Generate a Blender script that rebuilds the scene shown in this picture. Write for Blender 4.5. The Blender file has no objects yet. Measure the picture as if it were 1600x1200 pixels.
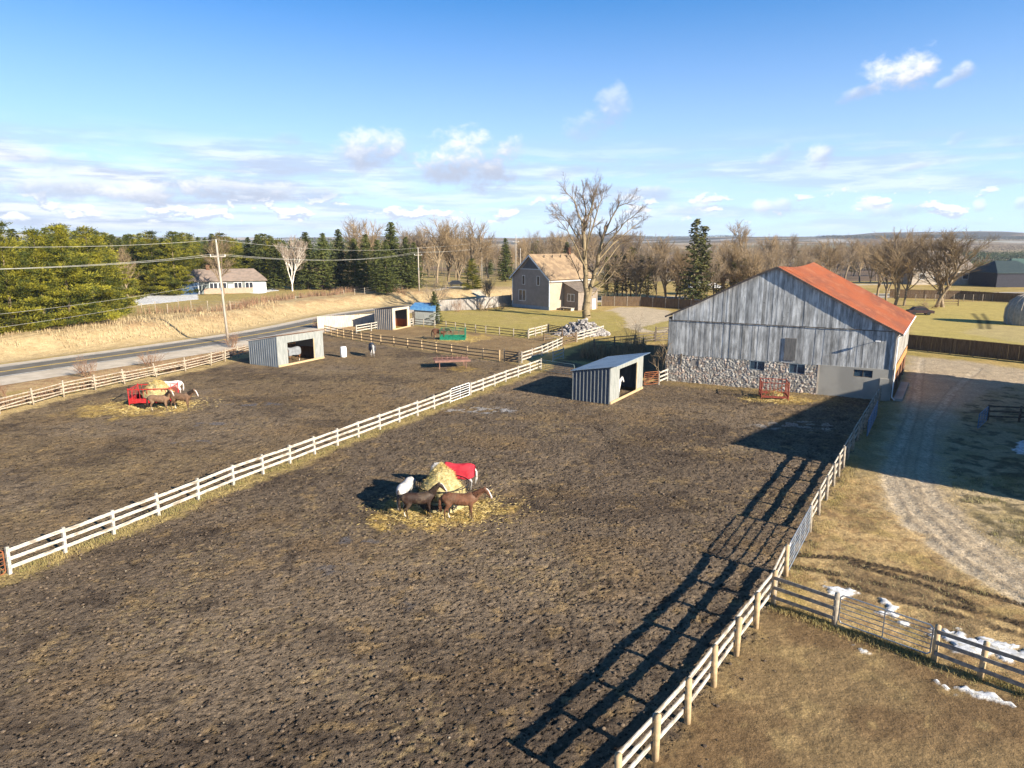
import bpy, bmesh, math, random
import numpy as np
from mathutils import Vector, Matrix
SC = bpy.context.scene
COL = SC.collection
R = math.radians

# ---------------------------------------------------------------- camera, sky, sun, exposure
CAMH = 14.0; PITCH = R(11.75); FPX = 1066.7
cam_d = bpy.data.cameras.new('camera'); cam = bpy.data.objects.new('camera', cam_d); COL.objects.link(cam)
cam_d.sensor_width = 36; cam_d.lens = 24; cam_d.clip_start = .5; cam_d.clip_end = 30000
cam.location = (0, 0, CAMH); cam.rotation_euler = (R(90) - PITCH, 0, 0)
SC.camera = cam
SC.view_settings.view_transform = 'Standard'; SC.view_settings.look = 'None'
SC.view_settings.exposure = 1.42; SC.view_settings.gamma = 1
SUN_AZ = math.atan2(.777, -.629); SUN_EL = R(21.5)      # azimuth clockwise from +Y
sun_d = bpy.data.lights.new('sun', 'SUN'); sun = bpy.data.objects.new('sun', sun_d); COL.objects.link(sun)
sun_d.energy = 4.9; sun_d.angle = R(.5); sun_d.color = (1, .90, .74)
sv = Vector((math.sin(SUN_AZ)*math.cos(SUN_EL), math.cos(SUN_AZ)*math.cos(SUN_EL), math.sin(SUN_EL)))
sun.rotation_euler = sv.to_track_quat('Z', 'Y').to_euler()
sun.location = (60, -50, 60)

class NT:                                                # small node-tree helper
    def __init__(s, t): s.t = t; s.n = t.nodes; s.l = t.links
    def new(s, ty, ins=None, **kw):
        nd = s.n.new(ty)
        for k, v in kw.items(): setattr(nd, k, v)
        for k, v in (ins or {}).items(): s.set(nd.inputs[k], v)
        return nd
    def set(s, sock, v):
        if isinstance(v, bpy.types.NodeSocket): s.l.new(v, sock)
        elif v is not None:
            if isinstance(v, (tuple, list)) and len(v) == 3 and sock.type == 'RGBA': v = (*v, 1)
            sock.default_value = v
    def m(s, op, a, b=None, c=None, clamp=False):
        nd = s.n.new('ShaderNodeMath'); nd.operation = op; nd.use_clamp = clamp
        s.set(nd.inputs[0], a)
        if b is not None: s.set(nd.inputs[1], b)
        if c is not None: s.set(nd.inputs[2], c)
        return nd.outputs[0]
    def ramp(s, v, lo, hi, a=0., b=1., smooth=True):
        nd = s.n.new('ShaderNodeMapRange'); nd.interpolation_type = 'SMOOTHSTEP' if smooth else 'LINEAR'
        s.set(nd.inputs[0], v)
        for i, x in enumerate((lo, hi, a, b)): s.set(nd.inputs[1+i], x)
        return nd.outputs[0]
    def mix(s, f, a, b, mode='MIX'):
        nd = s.n.new('ShaderNodeMix'); nd.data_type = 'RGBA'; nd.blend_type = mode
        s.set(nd.inputs[0], f); s.set(nd.inputs[6], a); s.set(nd.inputs[7], b)
        return nd.outputs[2]
    def noise(s, vec, scale, det=4, rough=.55, dist=0.):
        nd = s.n.new('ShaderNodeTexNoise'); s.set(nd.inputs['Vector'], vec)
        nd.inputs['Scale'].default_value = scale; nd.inputs['Detail'].default_value = det
        nd.inputs['Roughness'].default_value = rough; nd.inputs['Distortion'].default_value = dist
        return nd.outputs[0]
    def comb(s, x, y, z=0.):
        nd = s.n.new('ShaderNodeCombineXYZ')
        for i, v in enumerate((x, y, z)): s.set(nd.inputs[i], v)
        return nd.outputs[0]
    def sep(s, v):
        nd = s.n.new('ShaderNodeSeparateXYZ'); s.set(nd.inputs[0], v); return nd.outputs

def raydir(px, py):
    x = px-800.; yd = py-600.
    return (x, FPX*math.cos(PITCH)-yd*math.sin(PITCH), -(FPX*math.sin(PITCH)+yd*math.cos(PITCH)))
def skyang(px, py):
    d = Vector(raydir(px, py)).normalized()
    return math.atan2(d.x, d.y), math.asin(d.z)

world = bpy.data.worlds.new('World'); SC.world = world; world.use_nodes = True
def build_world():
    T = NT(world.node_tree); T.n.clear()
    out = T.new('ShaderNodeOutputWorld')
    tc = T.new('ShaderNodeTexCoord').outputs['Generated']
    x, y, z = T.sep(tc)
    v = T.m('ARCSINE', z); u = T.m('ARCTAN2', x, y)
    # clear sky: nishita looked up a little higher than the view direction: a cold dry winter sky
    zz = T.m('ADD', T.m('MULTIPLY', T.m('MAXIMUM', z, 0.), 2.1), .10)
    vec = T.new('ShaderNodeVectorMath', {0: T.comb(x, y, zz)}, operation='NORMALIZE').outputs[0]
    sky = T.new('ShaderNodeTexSky', None, sky_type='NISHITA')
    T.l.new(vec, sky.inputs[0])
    sky.sun_disc = False; sky.sun_elevation = SUN_EL; sky.sun_rotation = SUN_AZ
    sky.air_density = 1.0; sky.dust_density = .3; sky.ozone_density = 2.0
    hsv = T.new('ShaderNodeHueSaturation', {'Hue': .5, 'Saturation': 1.25, 'Value': 1.0, 'Color': sky.outputs[0]})
    tint = T.mix(1., hsv.outputs[0], (.80, 1.95, 2.35), 'MULTIPLY')
    # whitish veil near the horizon
    veil = T.m('POWER', T.ramp(v, R(-1), R(20), 1., 0., False), 1.35)
    veilx = T.m('MULTIPLY', veil, T.ramp(u, R(-36), R(40), 1.0, .84))
    base = T.mix(T.m('MULTIPLY', veilx, 1.0), tint, (6.7, 7.5, 8.5))
    # veil of streaky stratus, stronger on the left
    n1 = T.noise(T.comb(T.m('MULTIPLY', u, 3.0), T.m('MULTIPLY', v, 24.), 1.3), 1.4, 6, .6, .3)
    band = T.m('MULTIPLY', T.ramp(v, R(-.3), R(1.2), 0., 1.), T.ramp(v, R(5.2), R(8.8), 1., 0.))
    n1m = T.m('MULTIPLY', T.ramp(n1, T.ramp(u, R(-5), R(-28), .40, .24), .58, 0., 1.), band)
    left = T.ramp(u, R(-4), R(-24), .5, 1.)
    f1 = T.m('MULTIPLY', n1m, left)
    n2 = T.noise(T.comb(T.m('MULTIPLY', u, 5.0), T.m('MULTIPLY', v, 40.), 7.), 1.6, 5, .6)
    stc = T.mix(T.ramp(n2, .42, .62), (4.1, 4.7, 5.9), (7.3, 7.6, 8.1))
    c = T.mix(f1, base, stc)
    # puffs of cumulus along the low band
    n3 = T.noise(T.comb(T.m('MULTIPLY', u, 20.), T.m('MULTIPLY', v, 42.), 3.), 1.0, 6, .58, .2)
    rows = T.m('MULTIPLY', T.ramp(v, R(1.0), R(1.7)), T.ramp(v, R(2.2), R(5.5), 1., 0.))
    thr = T.m('SUBTRACT', .66, T.m('MULTIPLY', rows, T.ramp(u, R(-2), R(-25), .125, .155)))
    f3 = T.ramp(n3, thr, T.m('ADD', thr, .05))
    n3b = T.noise(T.comb(T.m('MULTIPLY', u, 20.), T.m('MULTIPLY', T.m('ADD', v, R(.35)), 42.), 3.), 1.0, 6, .58, .2)
    lit = T.ramp(T.m('SUBTRACT', n3, n3b), -.03, .05)
    cc = T.mix(lit, (4.6, 5.1, 6.2), (8.6, 8.6, 8.8))
    c = T.mix(T.m('MULTIPLY', f3, T.m('MULTIPLY', rows, .9)), c, cc)
    # single clouds
    wv = T.comb(T.m('MULTIPLY', u, 40.), T.m('MULTIPLY', v, 55.), 0.)
    wn = T.noise(wv, 1.0, 7, .6, .2)
    wn2 = T.noise(T.comb(T.m('MULTIPLY', u, 16.), T.m('MULTIPLY', v, 22.), 5.), 1., 3, .5)
    for (px, py, rx, ry, tilt, dens, shade) in [
            (1405, 113, 66, 33, -.10, 1., .12), (1350, 142, 40, 13, -.3, .55, .9), (1508, 110, 22, 15, 0, .6, .5), (1478, 128, 20, 9, -.3, .4, .5),
            (590, 238, 70, 38, .1, .85, .7), (738, 250, 92, 46, -.03, .95, .62), (690, 266, 50, 26, 0, .7, .95), (780, 268, 50, 20, 0, .7, .95), (150, 298, 300, 20, 0, .75, .95), (420, 300, 200, 16, 0, .6, .9), (230, 300, 90, 22, 0, .8, .2), (330, 288, 60, 16, 0, .7, .3), (60, 250, 120, 18, 0, .5, .6),
            (955, 168, 30, 42, .35, .40, .6), (925, 195, 48, 24, -.2, .35, .8), (1215, 243, 34, 17, -.4, .5, .6), (1281, 244, 27, 26, -.7, .65, .45),
            (1497, 217, 22, 12, -.5, .45, .7), (1422, 262, 34, 7, -.15, .4, .9), (875, 270, 38, 11, -.1, .45, .9),
            (445, 215, 26, 13, 0, .3, .9), (1190, 325, 18, 17, 0, .8, .0), (1352, 320, 22, 16, -.2, .75, .05), (1530, 322, 14, 11, 0, .65, .1), (1597, 318, 16, 12, 0, .6, .6),
            (1080, 325, 45, 15, 0, .6, .2), (1230, 325, 80, 16, -.05, .6, .9), (1000, 303, 75, 12, -.05, .6, .9), (1400, 330, 80, 14, -.1, .55, .8)]:
        cu, cv = skyang(px, py)
        su = rx/FPX*math.cos(cu)**2; sw = ry/FPX*math.cos(cu)
        du = T.m('SUBTRACT', u, cu); dv = T.m('SUBTRACT', v, cv)
        ct, st_ = math.cos(tilt), math.sin(tilt)
        a = T.m('ADD', T.m('MULTIPLY', du, ct/su), T.m('MULTIPLY', dv, -st_/su))
        b = T.m('ADD', T.m('MULTIPLY', du, st_/sw), T.m('MULTIPLY', dv, ct/sw))
        r2 = T.m('ADD', T.m('MULTIPLY', a, a), T.m('MULTIPLY', b, b))
        s_ = T.m('ADD', T.m('SUBTRACT', 1.0, r2), T.m('MULTIPLY', T.m('SUBTRACT', wn, .5), 2.6))
        s_ = T.m('ADD', s_, T.m('MULTIPLY', T.m('SUBTRACT', wn2, .5), 2.0))
        msk = T.m('MULTIPLY', T.ramp(s_, .0, 1.25), dens)
        sh = T.ramp(T.m('ADD', T.m('ADD', b, T.m('MULTIPLY', a, -.35)), T.m('MULTIPLY', T.m('SUBTRACT', wn, .5), 1.6)), -1.0+shade, .2+shade)
        c = T.mix(msk, c, T.mix(sh, (3.9, 4.3, 5.3), (8.2, 8.2, 8.4)))
    dome = T.ramp(v, R(20), R(50), 1., .38); c = T.new('ShaderNodeVectorMath', {0: c, 1: T.comb(dome, dome, dome)}, operation='MULTIPLY').outputs[0]
    bg = T.new('ShaderNodeBackground', {'Color': c, 'Strength': .054})
    T.l.new(bg.outputs[0], out.inputs[0])
build_world()

# ---------------------------------------------------------------- numpy noise
def _h(ix, iy, seed):
    h = (ix.astype(np.int64)*374761393 + iy.astype(np.int64)*668265263 + seed*1442695041) & 0xffffffff
    h = ((h ^ (h >> 13))*1274126177) & 0xffffffff
    h = ((h ^ (h >> 15))*2246822519) & 0xffffffff
    return ((h ^ (h >> 16)) & 0xffffff)/float(0xffffff)
def vnoise(x, y, seed=0):
    xi = np.floor(x); yi = np.floor(y); fx = x-xi; fy = y-yi
    fx = fx*fx*(3-2*fx); fy = fy*fy*(3-2*fy)
    a = _h(xi, yi, seed); b = _h(xi+1, yi, seed); c = _h(xi, yi+1, seed); d = _h(xi+1, yi+1, seed)
    return (a*(1-fx)+b*fx)*(1-fy)+(c*(1-fx)+d*fx)*fy
def fbm(x, y, oc=4, seed=0, g=.5):
    s = 0; a = 1; t = 0
    for i in range(oc):
        s = s+a*vnoise(x*2**i+17.3*i, y*2**i-9.1*i, seed+i); t += a; a *= g
    return s/t
def worley(x, y, seed=0, j=.9):
    xi = np.floor(x); yi = np.floor(y)
    d1 = np.full(x.shape, 9.); d2 = d1.copy(); cid = np.zeros(x.shape)
    for ox in (-1, 0, 1):
        for oy in (-1, 0, 1):
            cx = xi+ox; cy = yi+oy
            px = cx+.5+(_h(cx, cy, seed)-.5)*j; py = cy+.5+(_h(cx, cy, seed+7)-.5)*j
            d = np.hypot(x-px, y-py)
            cid = np.where(d < d1, _h(cx, cy, seed+13), cid)
            d2 = np.where(d < d1, d1, np.minimum(d2, d)); d1 = np.minimum(d1, d)
    return d1, d2, cid
def sstep(a, b, x):
    t = np.clip((x-a)/(b-a), 0, 1); return t*t*(3-2*t)

# ---------------------------------------------------------------- the lie of the land
ROADP = np.array([(-110, -25), (-82, 28), (-56.3, 73.8), (-47.5, 88.5), (-39.4, 103.8), (-35.6, 116), (-32.6, 131), (-27, 143), (-18.5, 154), (-6, 162.5), (12, 169), (40, 175), (120, 188), (220, 200)], float)
def road_d(x, y):
    """signed distance from the road centre line, positive on the far (left) side"""
    best = np.full(np.shape(x), 1e9); sg = np.ones(np.shape(x))
    for (ax, ay), (bx, by) in zip(ROADP[:-1], ROADP[1:]):
        dx, dy = bx-ax, by-ay; L2 = dx*dx+dy*dy
        t = np.clip(((x-ax)*dx+(y-ay)*dy)/L2, 0, 1)
        qx = x-(ax+t*dx); qy = y-(ay+t*dy); d = np.hypot(qx, qy)
        s = np.sign(dx*qy-dy*qx)
        sg = np.where(d < best, s, sg); best = np.minimum(d, best)
    return best*sg
def H(x, y):
    x = np.asarray(x, float); y = np.asarray(y, float)
    d = road_d(x, y)
    fade = (1-sstep(190, 290, y))*(1-sstep(-2, 30, x))
    bank = 2.1*sstep(6.5, 15, d)*fade
    bank = bank*(1+.12*(fbm(x*.12, y*.12, 3, 5)-.5)*2)
    far = sstep(220, 700, y)*(fbm(x*.004, y*.004, 3, 9)-.5)*7
    hill = sstep(1300, 3600, y)*(fbm(x*.0009+4, y*.0007, 4, 21)*100-8)
    vale = -9*sstep(230, 420, y)*(1-sstep(700, 1500, y))*sstep(-60, 60, x)
    return bank+far+hill+vale
def H1(x, y): return float(H(np.array([x]), np.array([y]))[0])
def G(px, py, z=0.):
    """the point of the land seen at a pixel of the photograph"""
    d = raydir(px, py)
    t = (CAMH-z)/(-d[2])
    for _ in range(12):
        h = z+H1(d[0]*t, d[1]*t) if z == 0 else z
        t = (CAMH-h)/(-d[2])
    return Vector((d[0]*t, d[1]*t, h))
def height_at(base, py_top, px=None):
    """height of an upright thing standing at base whose top is seen at row py_top"""
    d = raydir(800, py_top); t = base.y/d[1]
    return CAMH+d[2]*t-base.z

# ---------------------------------------------------------------- objects
def tag(o, label=None, cat=None, group=None, kind=None):
    if label: o['label'] = label
    if cat: o['category'] = cat
    if group: o['group'] = group
    if kind: o['kind'] = kind
    return o
def empty(name, loc, rz=0, label=None, cat=None, group=None):
    o = bpy.data.objects.new(name, None); COL.objects.link(o)
    o.location = loc; o.rotation_euler = (0, 0, rz); o.empty_display_size = .3
    return tag(o, label, cat, group)
def link(name, me, mat, parent=None, loc=None, rot=None):
    o = bpy.data.objects.new(name, me); COL.objects.link(o)
    if mat:
        if not me.materials: me.materials.append(mat)
    if parent: o.parent = parent
    if loc is not None: o.location = loc
    if rot is not None: o.rotation_euler = rot
    return o
def npmesh(name, verts, faces, smooth=False, col=None):
    verts = np.asarray(verts, np.float32); faces = np.asarray(faces, np.int32)
    k = faces.shape[1]; me = bpy.data.meshes.new(name)
    me.vertices.add(len(verts)); me.vertices.foreach_set('co', verts.ravel())
    me.loops.add(faces.size); me.loops.foreach_set('vertex_index', faces.ravel())
    me.polygons.add(len(faces))
    me.polygons.foreach_set('loop_start', np.arange(0, faces.size, k, dtype=np.int32))
    try: me.polygons.foreach_set('loop_total', np.full(len(faces), k, np.int32))
    except Exception: pass
    me.update(calc_edges=True)
    me.polygons.foreach_set('use_smooth', np.full(len(faces), bool(smooth)))
    if col is not None:
        a = me.color_attributes.new('col', 'FLOAT_COLOR', 'POINT')
        c = np.ones((len(verts), 4), np.float32); c[:, :3] = col; a.data.foreach_set('color', c.ravel())
    return me
class MB:
    def __init__(s): s.v = []; s.f = []
    def add(s, vs, fs):
        o = len(s.v); s.v += [tuple(v) for v in vs]; s.f += [tuple(i+o for i in f) for f in fs]
    def box(s, cx, cy, cz, sx, sy, sz, rz=0, M=None):
        c, n = math.cos(rz), math.sin(rz); vs = []
        for dz in (-.5, .5):
            for dx, dy in ((-.5, -.5), (.5, -.5), (.5, .5), (-.5, .5)):
                x, y = dx*sx, dy*sy; p = Vector((cx+x*c-y*n, cy+x*n+y*c, cz+dz*sz))
                vs.append(M @ p if M else p)
        s.add(vs, [(3, 2, 1, 0), (4, 5, 6, 7), (0, 1, 5, 4), (1, 2, 6, 5), (2, 3, 7, 6), (3, 0, 4, 7)])
        return s
    def beam(s, a, b, w, h, up=(0, 0, 1)):
        a, b = Vector(a), Vector(b); d = (b-a).normalized(); u = Vector(up)
        sd = d.cross(u)
        if sd.length < 1e-4: sd = d.cross(Vector((1, 0, 0)))
        sd.normalize(); u = sd.cross(d).normalized()
        vs = []
        for p in (a, b):
            for i, j in ((-1, -1), (1, -1), (1, 1), (-1, 1)): vs.append(p+sd*(i*w/2)+u*(j*h/2))
        s.add(vs, [(3, 2, 1, 0), (4, 5, 6, 7), (0, 1, 5, 4), (1, 2, 6, 5), (2, 3, 7, 6), (3, 0, 4, 7)])
        return s
    def tube(s, a, b, r0, r1=None, n=6, cap=True):
        a, b = Vector(a), Vector(b); r1 = r0 if r1 is None else r1
        d = b-a
        if d.length < 1e-6: return s
        d.normalize(); x = d.orthogonal().normalized(); y = d.cross(x); vs = []
        for p, r in ((a, r0), (b, r1)):
            for i in range(n):
                t = 2*math.pi*i/n; vs.append(p+x*(r*math.cos(t))+y*(r*math.sin(t)))
        fs = [(i, (i+1) % n, n+(i+1) % n, n+i) for i in range(n)]
        if cap: fs += [tuple(range(n-1, -1, -1)), tuple(range(n, 2*n))]
        s.add(vs, fs); return s
    def path(s, pts, r, n=6):
        for a, b in zip(pts[:-1], pts[1:]): s.tube(a, b, r, r, n)
        return s
    def poly(s, pts, nrm_off):
        """prism from planar polygon pts extruded by vector"""
        k = len(pts); o = Vector(nrm_off); vs = [Vector(p) for p in pts]+[Vector(p)+o for p in pts]
        s.add(vs, [tuple(range(k-1, -1, -1)), tuple(range(k, 2*k))]+[(i, (i+1) % k, k+(i+1) % k, k+i) for i in range(k)])
        return s
    def build(s, name, mat, parent=None, smooth=False, loc=None, rot=None):
        me = bpy.data.meshes.new(name); me.from_pydata([tuple(v) for v in s.v], [], s.f); me.update()
        if smooth:
            for p in me.polygons: p.use_smooth = True
        return link(name, me, mat, parent, loc, rot)
def kids(o): return [c for c in bpy.data.objects if c.parent == o]
def copy_tree(o, loc=None, rz=None, sc=None, label=None, group=None, _kids=None):
    c = o.copy(); COL.objects.link(c)
    if loc is not None: c.location = loc
    if rz is not None: c.rotation_euler = (0, 0, rz)
    if sc is not None: c.scale = sc if isinstance(sc, (tuple, list)) else (sc, sc, sc)
    if label: c['label'] = label
    if group: c['group'] = group
    for k in (_kids if _kids is not None else kids(o)):
        d = k.copy(); COL.objects.link(d); d.parent = c
    return c

# ---------------------------------------------------------------- materials
MATS = {}
def mat(name, c1, c2=None, scale=3., rough=.85, bump=0., bscale=None, stretch=(1, 1, 1), attr=False, lo=.38, hi=.62, metal=0., det=5, rnd=0., spec=.2, dist=.02, c3=None, c3s=1.):
    if name in MATS: return MATS[name]
    m = bpy.data.materials.new(name); m.use_nodes = True; T = NT(m.node_tree); T.n.clear(); MATS[name] = m
    out = T.new('ShaderNodeOutputMaterial'); bs = T.new('ShaderNodeBsdfPrincipled', {'Roughness': rough, 'Metallic': metal, 'Specular IOR Level': spec})
    tc = T.new('ShaderNodeTexCoord').outputs['Object']
    mp = T.new('ShaderNodeMapping', {'Vector': tc, 'Scale': stretch}).outputs[0]
    if rnd:
        oi = T.new('ShaderNodeObjectInfo').outputs['Random']
        mp = T.new('ShaderNodeVectorMath', {0: mp, 1: T.comb(T.m('MULTIPLY', oi, 57.), oi, 0.)}, operation='ADD').outputs[0]
    n = T.noise(mp, scale, det)
    if attr:
        base = T.new('ShaderNodeAttribute', attribute_name='col').outputs['Color']
        f = T.ramp(n, lo, hi, .72, 1.28)
        c = T.new('ShaderNodeVectorMath', {0: base, 1: T.comb(f, f, f)}, operation='MULTIPLY').outputs[0]
    elif c2 is not None: c = T.mix(T.ramp(n, lo, hi), c1, c2)
    else:
        f = T.ramp(n, .3, .7, .85, 1.15)
        c = T.mix(1., c1, T.comb(f, f, f), 'MULTIPLY')
    if c3 is not None:
        n3 = T.noise(mp, c3s, 3); c = T.mix(T.ramp(n3, .5, .68), c, c3)
    if rnd:
        f = T.ramp(oi, 0, 1, 1-rnd, 1+rnd, False); c = T.new('ShaderNodeVectorMath', {0: c, 1: T.comb(f, f, f)}, operation='MULTIPLY').outputs[0]
    T.set(bs.inputs['Base Color'], c)
    if bump:
        bn = T.noise(mp, bscale or scale*3, 6, .65)
        b = T.new('ShaderNodeBump', {'Strength': bump, 'Distance': dist, 'Height': bn}); T.l.new(b.outputs[0], bs.inputs['Normal'])
    T.l.new(bs.outputs[0], out.inputs[0])
    return m
def M_ground(mud=False):
    m = bpy.data.materials.new('mud' if mud else 'land'); m.use_nodes = True; T = NT(m.node_tree); T.n.clear()
    out = T.new('ShaderNodeOutputMaterial'); bs = T.new('ShaderNodeBsdfPrincipled', {'Roughness': .95, 'Specular IOR Level': .1})
    tc = T.new('ShaderNodeTexCoord').outputs['Object']
    base = T.new('ShaderNodeAttribute', attribute_name='col').outputs['Color']
    wet = T.new('ShaderNodeAttribute', attribute_name='wet').outputs['Fac']
    n = T.noise(tc, 5., 7, .68); n2 = T.noise(tc, .55, 5, .6); n4 = T.noise(tc, 26., 4, .7)
    f = T.m('MULTIPLY', T.m('MULTIPLY', T.ramp(n, .32, .68, .70, 1.34, False), T.ramp(n2, .3, .7, .86, 1.15, False)), T.ramp(n4, .3, .7, .62, 1.40, False))
    c = T.new('ShaderNodeVectorMath', {0: base, 1: T.comb(T.m('MULTIPLY', f, .90), T.m('MULTIPLY', f, .86), T.m('MULTIPLY', f, .80))}, operation='MULTIPLY').outputs[0]
    T.set(bs.inputs['Base Color'], c)
    T.set(bs.inputs['Roughness'], T.ramp(wet, 0, 1, .95, .12, False))
    bn = T.m('ADD', T.noise(tc, 9., 6, .7), T.m('MULTIPLY', T.noise(tc, 2.2, 4, .6), 1.2))
    sp_ = T.noise(tc, 11., 5, .75); c = T.mix(T.ramp(sp_, .38, .27), c, T.mix(1., c, (.35, .33, .3), 'MULTIPLY')); c = T.mix(T.m('MULTIPLY', T.ramp(sp_, .62, .74), .5), c, T.mix(1., c, (1.6, 1.5, 1.3), 'MULTIPLY')); T.set(bs.inputs['Base Color'], c)
    if mud:
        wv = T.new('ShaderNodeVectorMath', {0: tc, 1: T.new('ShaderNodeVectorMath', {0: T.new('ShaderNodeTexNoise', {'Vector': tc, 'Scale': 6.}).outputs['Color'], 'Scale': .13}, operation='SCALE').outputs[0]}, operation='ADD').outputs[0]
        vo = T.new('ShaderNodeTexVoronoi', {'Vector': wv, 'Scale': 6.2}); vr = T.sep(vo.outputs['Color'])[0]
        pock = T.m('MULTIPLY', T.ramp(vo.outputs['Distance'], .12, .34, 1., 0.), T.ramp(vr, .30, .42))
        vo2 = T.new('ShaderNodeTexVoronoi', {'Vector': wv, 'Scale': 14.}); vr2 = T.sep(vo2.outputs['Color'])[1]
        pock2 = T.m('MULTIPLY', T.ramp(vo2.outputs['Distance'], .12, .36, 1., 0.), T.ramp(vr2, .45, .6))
        dk = T.m('MAXIMUM', T.m('MULTIPLY', pock, .88), T.m('MULTIPLY', pock2, .66))  # hoof holes: wet mud and their shade both put into the base colour
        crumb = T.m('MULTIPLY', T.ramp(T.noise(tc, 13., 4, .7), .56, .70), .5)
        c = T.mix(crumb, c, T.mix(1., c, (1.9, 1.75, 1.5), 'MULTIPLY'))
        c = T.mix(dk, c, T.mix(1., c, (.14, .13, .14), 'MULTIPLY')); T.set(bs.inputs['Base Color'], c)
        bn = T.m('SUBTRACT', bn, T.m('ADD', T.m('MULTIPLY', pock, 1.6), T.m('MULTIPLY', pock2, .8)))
    b = T.new('ShaderNodeBump', {'Strength': 1. if mud else .85, 'Distance': .07 if mud else .06, 'Height': bn}); T.l.new(b.outputs[0], bs.inputs['Normal'])
    T.l.new(bs.outputs[0], out.inputs[0]); return m
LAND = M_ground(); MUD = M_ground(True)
m_whiterail = mat('bleached_rail', (.50, .455, .39), (.33, .295, .25), 5, stretch=(1, 1, 4), bump=.3, c3=(.22, .185, .145), c3s=1.7)
m_darkrail = mat('dark_rail', (.075, .06, .048), (.14, .115, .09), 5, bump=.3)
m_greyrail = mat('grey_rail', (.26, .235, .20), (.15, .135, .12), 5, bump=.4)
m_post = mat('peeled_post', (.46, .33, .19), (.36, .26, .15), 5, bump=.3)
m_greypost = mat('grey_post', (.33, .28, .22), (.22, .19, .15), 5, bump=.3)
m_splitrail = mat('split_rail', (.42, .35, .26), (.26, .21, .16), 4, bump=.5)
m_galv = mat('galvanised', (.42, .45, .48), (.30, .33, .36), 9, .4, metal=.6)
m_bluegate = mat('blue_gate', (.06, .14, .26), (.09, .18, .3), 9, .5, metal=.2)
m_rust = mat('rusty_steel', (.25, .09, .035), (.16, .06, .03), 7, .8)
m_boardbrown = mat('brown_board', (.105, .068, .040), (.16, .105, .062), 1.6, stretch=(5, 5, .6), bump=.3)
m_boardpale = mat('pale_board', (.50, .43, .35), (.38, .32, .26), 1.6, stretch=(4, 4, .6), bump=.3)
m_boardgrey = mat('grey_board', (.23, .21, .19), (.33, .30, .27), 1.6, stretch=(4, 4, .6), bump=.3)
m_bark = mat('bark', (.155, .115, .075), (.25, .19, .12), 2.5, stretch=(3, 3, 1), bump=.6, rnd=.15)
m_twig = mat('twig', (.20, .14, .08), (.31, .225, .13), .8, rnd=.22)
m_twigred = mat('twig_grey', (.18, .14, .10), (.27, .205, .14), .8, rnd=.22)
m_birch = mat('birch_bark', (.72, .66, .58), (.5, .44, .38), 3, rnd=.05)
m_birchtwig = mat('birch_twig', (.42, .34, .27), (.30, .23, .18), 1.5)
m_spruce = mat('spruce_needle', (.038, .050, .012), (.105, .112, .028), .55, rough=.7, rnd=.25, lo=.3, hi=.7)
m_pine = mat('pine_needle', (.036, .046, .007), (.185, .165, .013), .45, rough=.7, rnd=.25, lo=.40, hi=.62)
m_cedar = mat('cedar_needle', (.060, .058, .016), (.115, .095, .028), .6, rough=.8, rnd=.25)
m_hay = mat('hay', (.44, .37, .20), (.29, .24, .11), 5, bump=1., bscale=14, dist=.06, c3=(.30, .28, .13), c3s=1.2)
m_straw = mat('straw', (.42, .31, .10), (.58, .45, .2), 3)
m_weed = mat('dry_weed', (.30, .22, .12), (.19, .12, .07), 1.2)
m_weedred = mat('dry_brush', (.20, .11, .07), (.27, .17, .10), 1.2)
m_grass = mat('dry_grass', (.34, .26, .11), (.22, .19, .07), .6)
m_snow = mat('snow', (.74, .75, .78), (.50, .50, .50), 2.2, .6, bump=.9, bscale=9, c3=(.40, .36, .28), c3s=4.)
m_asphalt = mat('asphalt', (.125, .115, .10), (.175, .16, .14), .5, .9, bump=.2, bscale=20)
m_gravelsh = mat('gravel_shoulder', (.56, .48, .38), (.46, .39, .30), .7, .95, bump=.4, bscale=15)
m_lineY = mat('yellow_line', (.75, .50, .10), (.62, .42, .10), 3, .8)
m_lineW = mat('white_line', (.7, .68, .64), (.5, .48, .45), 3, .8)
m_poleW = mat('pole_wood', (.40, .35, .29), (.30, .26, .21), 2, stretch=(4, 4, .5))
m_wire = mat('wire', (.34, .33, .30), None, 2, .6)
m_white = mat('white_paint', (.78, .78, .78), (.66, .66, .66), 2, .6)
m_glass = mat('dark_glass', (.025, .03, .04), None, 2, .12, spec=.6)
m_shedsteel = mat('steel_cladding', (.28, .33, .38), (.22, .26, .31), .8, .45, metal=.35)
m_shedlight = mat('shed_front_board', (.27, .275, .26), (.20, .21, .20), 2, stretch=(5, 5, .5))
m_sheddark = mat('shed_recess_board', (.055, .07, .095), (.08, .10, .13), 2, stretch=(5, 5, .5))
m_shedin = mat('shed_inside', (.16, .09, .05), (.10, .06, .035), 2, stretch=(5, 5, .5))
m_roofblue = mat('roof_steel', (.28, .37, .47), (.22, .30, .40), .6, .35, metal=.4)
m_rustroof = mat('rusty_roof', (.33, .098, .040), (.22, .078, .044), .45, .75, bump=.15, c3=(.34, .125, .06), c3s=.9, stretch=(1, .35, 1))
m_shingle = mat('shingle', (.29, .205, .125), (.20, .14, .09), .8, bump=.4, bscale=8)
m_shingleD = mat('shingle_dark', (.13, .105, .085), (.19, .15, .12), 1.5, bump=.4, bscale=8)
m_sidinggrey = mat('siding_taupe', (.235, .21, .19), (.28, .245, .22), 1, bump=0)
m_sidingtan = mat('siding_tan', (.40, .32, .24), (.34, .27, .20), 1)
m_trimblue = mat('trim', (.50, .56, .62), None, 2, .6)
m_concrete = mat('concrete', (.33, .315, .28), (.26, .25, .225), .5, .9, bump=.3, bscale=9)
m_red = mat('red_paint', (.42, .02, .022), (.28, .02, .02), 5, .5)
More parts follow.
